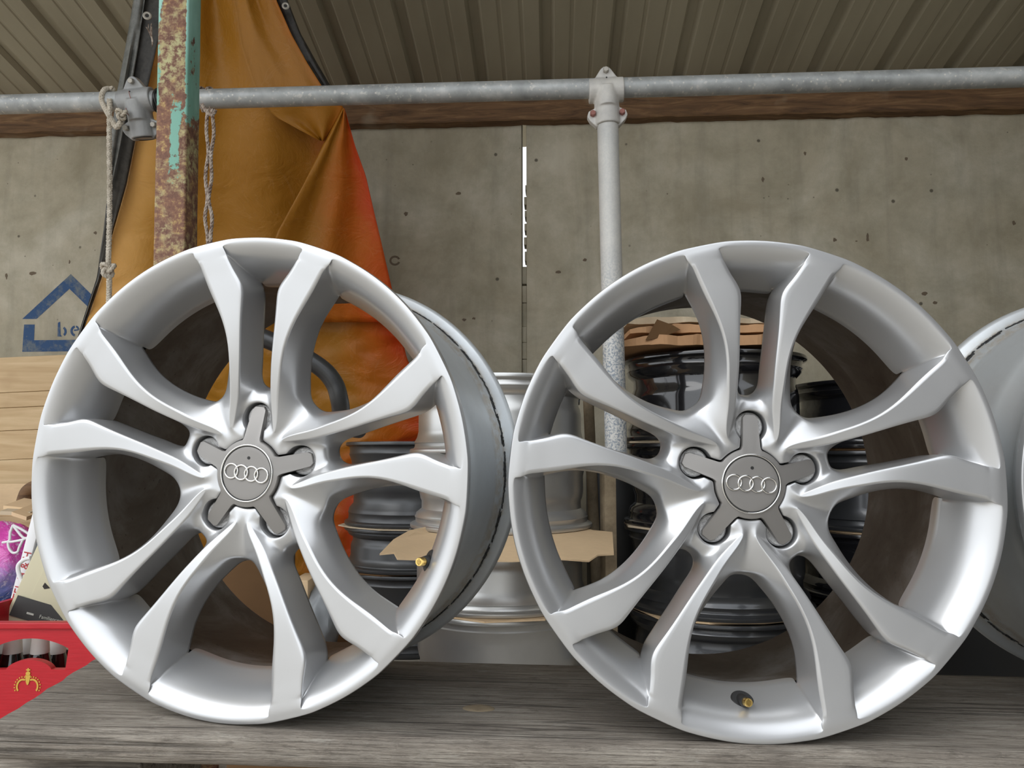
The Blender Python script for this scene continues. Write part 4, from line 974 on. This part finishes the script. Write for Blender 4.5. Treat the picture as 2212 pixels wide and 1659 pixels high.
zb0 = zat(749, 1.90)
crumple('flattened_carton', 1350, 1720, 726, 747, 1.885, .36, .007, M_CARD4, 'lowest flattened brown carton lying on the topmost black rim', 1.0)
crumple('flattened_carton', 1362, 1725, 704, 721, 1.90, .36, .006, M_CARD4, 'middle crumpled brown carton on the black stack', 5.0)
crumple('flattened_carton', 1356, 1670, 686, 700, 1.93, .34, .003, M_CARD3, 'uppermost pale flattened carton with green-grey edge on the black stack', 9.0, .3)
ft = [at(1395, 735, 1.86), at(1420, 690, 1.87), at(1453, 702, 1.875), at(1470, 712, 1.88), at(1432, 728, 1.87)]
fp = [Vector(p) for p in ft]; vs = fp + [p + Vector((.0, .004, .001)) for p in fp]; n = 5
o = py_obj('torn_flap', vs, [tuple(range(5)), tuple(range(9, 4, -1))] + [(i, i+5, (i+1) % 5+5, (i+1) % 5) for i in range(5)], M_CARD2, smooth=False); fix_normals(o); tag(o, 'torn dark brown cardboard flap jutting out of the cartons on the black stack', 'cardboard')
o = box_obj('black_filler', (.40, 2.50, .275), (.30, .14, .548), M_TAPE, None, .006); tag(o, 'added tall black block darkening the gap behind the black rims and the tan post', 'crate')  # added: its black stands in for deep shade between the stacks
o = box_obj('dark_filler', (1.20, 1.50, .15), (.60, .40, .298), M_TAPE, None, .008); tag(o, 'added low black chest behind the bench, below the wheel at the right edge', 'filler')  # added to cover the bright slab and darken the lower right corner
# sticks between the stacks
def stick(name, a, b, r, mat, label, cat='stick', seg=14):
    v, f = tube([Vector(a).lerp(Vector(b), t/8) for t in range(9)], r, seg); o = py_obj(name, v, f, mat); fix_normals(o); return tag(o, label, cat)
a = at(1268, 800, 2.32); b = at(1277, 1000, 2.32); stick('wooden_stick', a, a + (b-a)*((.004-a.z)/(b.z-a.z)), .0165, M_STICK, 'tan wooden stick standing between the silver and the black stack')
a = at(1232, 850, 2.42); b = at(1234, 1000, 2.42); prop = stick('steel_prop', a + Vector((0, 0, .02)), a + (b-a)*((.004-a.z)/(b.z-a.z)), .014, M_RIM_G, 'thin grey steel prop left of the tan stick behind the silver stack', 'prop')
v, f = merge([cyl(at(1236, 866, 2.38), at(1252, 868, 2.38), .011), cyl(at(1240, 872, 2.38), at(1240, 884, 2.38), .008)]); o = py_obj('knob', v, f, M_RIM_D, prop); o['label'] = 'dark knob'

# ================================================================== clutter on the left
# laminated pine board leaning on the wall
yb = 2.60; board = empty('pine_board', (0, 0, 0), label='yellow laminated pine board leaning on the wall below the blue mark', cat='board')
lines = [771, 848, 881, 931, 994, 1051]
for a, b in zip(lines, lines[1:]):
    zt_, zb_ = at(0, a, yb).z, at(0, b, yb).z; x0, x1 = -2.25, -1.50
    bm = bmesh.new(); add_box(bm, ((x0+x1)/2, yb + .02, (zt_+zb_)/2), (x1-x0, .026, zt_-zb_-.0012), .0012, seg=1)
    for v in bm.verts: v.co.z += (v.co.x + 1.76)*.045
    bm_obj('stave', bm, M_PINE, board)
bm = bmesh.new(); zt_ = at(0, 1051, yb).z; add_box(bm, (-1.875, yb+.005, zt_-.012), (.75, .05, .020), .002)
for v in bm.verts: v.co.z += (v.co.x + 1.76)*.075
bm_obj('bottom_batten', bm, M_RIM_D, board)
def open_box(name, c, s, mat, label, cat='box', rz=0.0, flaps=True):
    e = empty(name, c, (0, 0, rz), label, cat); w, d, h = s; t = .005; bm = bmesh.new()
    add_box(bm, (0, 0, t/2), (w, d, t)); add_box(bm, (-w/2+t/2, 0, h/2), (t, d, h)); add_box(bm, (w/2-t/2, 0, h/2), (t, d, h)); add_box(bm, (0, -d/2+t/2, h/2), (w, t, h)); add_box(bm, (0, d/2-t/2, h/2), (w, t, h))
    bm_obj('box_body', bm, mat, e, smooth=False)
    if flaps:
        for sx, sy, an in ((-1, 0, .9), (1, 0, .5), (0, -1, -.5), (0, 1, 1.0)):
            bm = bmesh.new(); L = .45*min(w, d)
            if sx: add_box(bm, (sx*L/2, 0, 0), (L, d-.01, .004)); M = Matrix.Translation((sx*w/2, 0, h)) @ Matrix.Rotation(-sx*an, 4, 'Y')
            else: add_box(bm, (0, sy*L/2, 0), (w-.01, L, .004)); M = Matrix.Translation((0, sy*d/2, h)) @ Matrix.Rotation(sy*an, 4, 'X')
            for v in bm.verts: v.co = M @ v.co
            bm_obj('flap', bm, mat, e, smooth=False)
    return e
cb = at(20, 1120, 2.28)
open_box('cardboard_box', (cb.x-.02, 2.30, .001), (.30, .26, zat(1108, 2.17)-.03), M_CARD, 'open tan cardboard box with raised flaps below the pine board', 'box', .1)
rng = random.Random(5)
for k, (x0, y0, x1, y1, Yk, mt, lb) in enumerate(((12, 1096, 75, 1104, 2.16, M_CARD, 'tan cardboard strip lying on top of the open box'), (5, 1108, 70, 1112, 2.13, M_CARD3, 'pale folded cardboard strip poking out of the open box'), (30, 1110, 62, 1122, 2.10, M_CARD, 'small bent cardboard piece in front of the open box'))):
    p, q = at(x0, y0, Yk), at(x1, y1, Yk); vs = [p + Vector((0, -.01, .006)), q + Vector((0, -.01, .008)), q + Vector((.0, .07, .02)), p + Vector((0, .08, .022))]
    o = sheet('cardboard_piece', [tuple(v) for v in vs], .010, mt, lb); o['group'] = 'loose cardboard pieces by the open box'
v, f = tube(catmull([at(52, 1112, 2.27), at(50, 1095, 2.27), at(54, 1075, 2.27), at(62, 1060, 2.27), at(80, 1050, 2.27), at(100, 1052, 2.27)], 6), [.02]*31, 14)
o = py_obj('brown_roll', v, f, M_TIMBER); tag(o, 'curved dark brown roll beside the left wheel, under the pine board', 'roll')
# dark box and pink-blue bag
db = at(-6, 1300, 1.95); o = box_obj('black_box', (db.x, 1.97, (db.z)/2), (.20, .18, db.z-.002), M_RIM_D, None, .006); tag(o, 'black box under the pink and blue plastic bag', 'box')
bg_ = empty('plastic_bag', (at(-2, 1212, 1.93).x, 1.95, db.z + .001), (0, 0, 0), 'shiny pink and blue plastic bag with white drawstring at the left edge', 'bag')
bm = bmesh.new(); bmesh.ops.create_uvsphere(bm, u_segments=72, v_segments=44, radius=1.0)
hb = at(-2, 1126, 1.93).z - db.z
for v in bm.verts:
    p = v.co.copy(); n_ = 1 + .06*noise.noise(p*2.2) + .035*abs(noise.noise(p*6)) + .012*noise.noise(p*15)
    w = 1.0 if p.z < 0 else 1 - .25*p.z*p.z
    v.co = Vector((p.x*.092*n_*w, p.y*.082*n_*w, (p.z*n_*.5 + .5)*hb*.98 if p.z > -.9 else .002)); v.co.z = max(v.co.z, .0005)
bm_obj('bag_body', bm, M_BAG, bg_, angle=60)
def lift(x, y): p = at(x, y, 1.848); return p - bg_.location
loops = [[(28, 1134), (22, 1152), (20, 1168), (5, 1172)], [(28, 1134), (40, 1150), (52, 1162), (64, 1160), (60, 1152), (44, 1142), (28, 1134)], [(64, 1160), (48, 1166), (28, 1170), (18, 1172), (20, 1185), (28, 1194), (38, 1192), (42, 1182), (50, 1166)]]
parts = []
for lp in loops:
    parts.append(tube(catmull([lift(*q) for q in lp], 6), .0030, 8))
v, f = merge(parts); fix_normals(py_obj('drawstring', v, f, M_WHITEP, bg_, angle=40))
# red bottle crates
CY = 1.47
def crate(name, cx, y0, w, d, top, label, emblem):
    e = empty(name, (cx, y0, 0.001), (0, 0, 0), label, 'crate'); h = top; t = .012
    s = 1.0
    def X(px): return at(px, 1400, CY).x - cx
    def Z(py): return at(66, py, CY).z
    # front panel with handle opening: outline as two parts, upper frame and lower plate with a round bump
    hw = w/2; zo, zr = Z(1402), Z(1385); op = []
    for i in range(13): tt = -1 + 2*i/12; op.append((tt*X(148), zr + (zo-zr)*tt*tt*.95 + .004*(1-tt*tt)))
    fr = [(-hw, Z(1452)), (-hw, h), (hw, h), (hw, Z(1452)), (X(143), Z(1452)), (X(148), zo)] + op[::-1][1:-1] + [(-X(148), zo), (-X(143), Z(1452))]
    bm = bmesh.new()
    def ex(poly, y_a, y_b):
        a = [bm.verts.new((x, y_a, z)) for x, z in poly]; b = [bm.verts.new((x, y_b, z)) for x, z in poly]; bm.faces.new(a); bm.faces.new(b[::-1])
        for i in range(len(poly)): j = (i+1) % len(poly); bm.faces.new((a[i], b[i], b[j], a[j]))
    ex(fr, 0, t)
    bump = [(-hw, .0), (-hw, Z(1447)), (-X(118), Z(1447))] + [(X(66) + .0445*math.sin(math.radians(a)), Z(1447) - .006 + .024*math.cos(math.radians(a))) for a in range(-75, 76, 10)] + [(X(118), Z(1447)), (hw, Z(1447)), (hw, 0)]
    ex(bump, -.002, t)
    for sx in (-1, 1): add_box(bm, (sx*(hw-t/2), d/2, h/2), (t, d-.002, h-.001))
    add_box(bm, (0, d-t/2, h/2), (w, t, h)); add_box(bm, (0, d/2, .008), (w-.01, d-.01, .012))
    add_box(bm, (0, -.002, h-.006), (w+.004, .008, .012), .002)
    bm_obj('crate_body', bm, M_RED, e, smooth=False)
    if emblem:
        yy = -.0035; parts = []
        def g(px, py): return Vector((X(px), yy, Z(py)))
        def flat(poly, th=.0012): 
            a = [g(*q) for q in poly]; n = len(a); b = [p + Vector((0, th, 0)) for p in a]
            parts.append((a + b, [tuple(range(n)), tuple(range(2*n-1, n-1, -1))] + [(i, n+i, n+(i+1) % n, (i+1) % n) for i in range(n)]))
        flat([(64.6, 1451), (64.6, 1448.5), (61.5, 1448.5), (61.5, 1446), (64.6, 1446), (64.6, 1443.5), (67.4, 1443.5), (67.4, 1446), (70.5, 1446), (70.5, 1448.5), (67.4, 1448.5), (67.4, 1451)])
        flat([(61 + 5 + 5*math.cos(k*PI/6), 1455 - 4.6*math.sin(k*PI/6)) for k in range(12)])
        flat([(60, 1459), (72, 1459), (71, 1463), (70, 1472), (68, 1478), (66, 1480), (64, 1478), (62, 1472), (61, 1463)])
        for s in (-1, 1):
            o_, i_ = [], []
            for k in range(11):
                a = math.radians(112 - 150*k/10); o_.append((66 + s*(10 + 14*math.cos(a)), 1483 - 17*math.sin(a))); i_.append((66 + s*(10 + 10.5*math.cos(a)), 1483 - 13.2*math.sin(a)))
            for k in range(10): flat([o_[k], o_[k+1], i_[k+1], i_[k]])
            for k in range(8):
                a = math.radians(100 - 125*k/7); cx_, cy_ = 66 + s*(10 + 17.5*math.cos(a)), 1483 - 20.5*math.sin(a)
                flat([(cx_ + 1.5*math.cos(j*PI/3), cy_ - 1.5*math.sin(j*PI/3)) for j in range(6)])
        v, f = merge(parts); em = py_obj('crown_emblem', v, f, M_GOLD, e, smooth=False); fix_normals(em)
    return e
ctop = zat(1345, CY)
crx = at(66, 1400, CY).x
crate('bottle_crate', crx, CY, .40, .36, ctop, 'red plastic bottle crate with gold crown emblem left of the left wheel', True)
labs = ['dark bottle with white foil neck, nearest the left edge', 'dark bottle with white foil neck in the second row of the crate', 'dark bottle with white foil neck, rightmost in the crate opening', 'dark bottle in the second crate row, nearest the left edge', 'dark bottle in the second crate row, rightmost, near the crate side', 'dark bottle in the front row just outside the left edge']
for k, (px, Y) in enumerate(((28, 1.535), (54, 1.61), (87, 1.535), (-4, 1.61), (122, 1.61))):
    c = at(px, 1395, Y); r = .0335 if Y < 1.58 else .029; e = empty('bottle', (c.x, Y, .016), (0, 0, 0), labs[k], 'bottle', 'dark bottles in the red crate')
    zt_ = zat(1376, Y) - .016; zf_ = zat(1410, Y) - .016; rn = .0165*(Y/1.535)
    lathe_obj('glass_body', [(0.0005, 0), (r*.9, 0), (r, .004), (r, zf_-.085), (r*.93, zf_-.06), (rn*1.15, zf_-.01), (rn*.96, zf_+.004), (rn*.86, zt_-.004), (.0005, zt_-.004)], M_GLASS, e, 28)
    lathe_obj('foil_neck', [(rn*1.02, zf_), (rn*1.04, zf_+.002), (rn*.93, zt_-.006), (rn*.93, zt_), (rn*.5, zt_+.001), (.0004, zt_+.001)], M_FOIL, e, 28)
# cream case standing tilted in the crate
KY = 1.69
def tilted(name, ledge, w, h, t, Y, mat, label, cat, down=.12):
    """box with its left edge through the two photo points, standing tilted in the plane Y"""
    p, q = at(ledge[0][0], ledge[0][1], Y), at(ledge[1][0], ledge[1][1], Y); up = (q-p).normalized(); rt = Vector((up.z, 0, -up.x))
    an = math.atan2(up.x, up.z); o = p - up*down; c = o + rt*(w/2) + up*(h/2) + Vector((0, t/2, 0))
    e = empty(name, c, (0, an, 0), label, cat); return e, c, an
e, c, an = tilted('cream_case', ((3, 1345), (75, 1187)), .30, .36, .035, KY, M_CREAM, 'tilted cream plastic case with a charcoal band standing in the red crate', 'case', .0)
bm = bmesh.new(); add_box(bm, (0, 0, 0), (.30, .035, .36), .004); bm_obj('case_body', bm, M_CREAM, e)
bm = bmesh.new(); add_box(bm, (.012, -.0185, .02), (.250, .004, .29), .0015); bm_obj('lid_panel', bm, M_CREAM, e)
Minv = (Matrix.Translation(c) @ Matrix.Rotation(an, 4, 'Y')).inverted()
def onface(px, py, off): p = at(px, py, KY); q = Minv @ p; q.y = off; return q
def facepoly(name, poly, off, mat, parent, th=.001):
    a = [onface(x, y, off) for x, y in poly]; n = len(a); b = [p + Vector((0, th, 0)) for p in a]
    o = py_obj(name, a+b, [tuple(range(n)), tuple(range(2*n-1, n-1, -1))] + [(i, n+i, n+(i+1) % n, (i+1) % n) for i in range(n)], mat, parent, smooth=False); return fix_normals(o)
facepoly('charcoal_band', [(41, 1285), (112, 1306), (138, 1338), (139, 1362), (22, 1328)], -.0215, M_CREAMD, e)
facepoly('diamond_mark', [(94, 1266), (99, 1258), (110, 1270), (98, 1272)], -.0213, M_PRINTK, e)
facepoly('grey_bar', [(61, 1321), (76, 1325), (75, 1329), (60, 1325)], -.0222, M_GREYTXT, e)
def text_obj(name, body, size, mat, parent, loc, rot, ext=.0003):
    cu = D.curves.new('t', 'FONT'); cu.body = body; cu.size = size; cu.extrude = ext; t = D.objects.new('t', cu); COL.objects.link(t)
    dg = bpy.context.evaluated_depsgraph_get(); me = D.meshes.new_from_object(t.evaluated_get(dg), depsgraph=dg); D.objects.remove(t)
    me.materials.clear(); return link_mesh(name, me, mat, parent, False, loc, rot)
ps = onface(87, 1334, -.0224); pe = onface(140, 1345, -.0224); an2 = math.atan2((pe-ps).z, (pe-ps).x)
text_obj('lettering', 'Familiencentral', .0105, M_GREYTXT, e, ps, (PI/2, -an2, 0))
# white-edged bag with red lettering behind the case
e, c, an = tilted('paper_carrier', ((12, 1335), (50, 1188)), .16, .30, .03, 1.76, M_WHITEP, 'grey carrier bag with white edge and dark red letters behind the cream case', 'bag', .05)
bm = bmesh.new(); add_box(bm, (.008, .002, 0), (.144, .024, .30), .006); bm_obj('carrier_body', bm, M_BAGGREY, e)
bm = bmesh.new(); add_box(bm, (-.069, -.001, 0), (.024, .030, .30), .004); bm_obj('white_edge', bm, M_WHITEP, e)
text_obj('lettering', 'AUTEL H & H', .025, M_REDP, e, (-.0585, -.0168, -.092), (PI/2, -PI/2, 0))
v, f = tube(catmull([at(66, 1205, 1.725), at(52, 1209, 1.725), at(41, 1219, 1.725), at(39, 1230, 1.725), at(43, 1246, 1.725), at(50, 1262, 1.725)], 6), .0046, 10)
o = py_obj('handle', v, f, M_WHITEP, e); o.matrix_parent_inverse = (Matrix.Translation(c) @ Matrix.Rotation(an, 4, 'Y')).inverted(); o['label'] = 'curved white plastic handle'
# boxes behind the left wheel
o = box_obj('brown_box', (at(515, 1250, 1.62).x, 1.69, .20), (.16, .14, .398), M_CARD2, None, .003); tag(o, 'tall brown cardboard box seen through the lower openings of the left wheel', 'box')
o = box_obj('low_crate', (-.395, 1.57, .097), (.20, .42, .192), M_CARD2, None, .004); tag(o, 'low brown box on the slab between left wheel and silver stack', 'box')
o = box_obj('tan_box', (at(655, 1280, 1.62).x, 1.64, .193 + .075), (.036, .10, .146), M_CARD, None, .003); tag(o, 'small tan box standing on the low brown box', 'box')
bm = bmesh.new(); bmesh.ops.create_uvsphere(bm, u_segments=40, v_segments=26, radius=1.0)
for v in bm.verts:
    p = v.co.copy(); n_ = 1 + .12*noise.noise(p*2) + .07*abs(noise.noise(p*6)); v.co = Vector((p.x*.038*n_, p.y*.05*n_, max(p.z*.075*n_ + .07, .0)))
o = bm_obj('grey_sack', bm, M_BAGGREY, None, loc=(at(703, 1280, 1.62).x, 1.62, .1935)); tag(o, 'crumpled grey plastic sack beside the small tan box', 'sack')
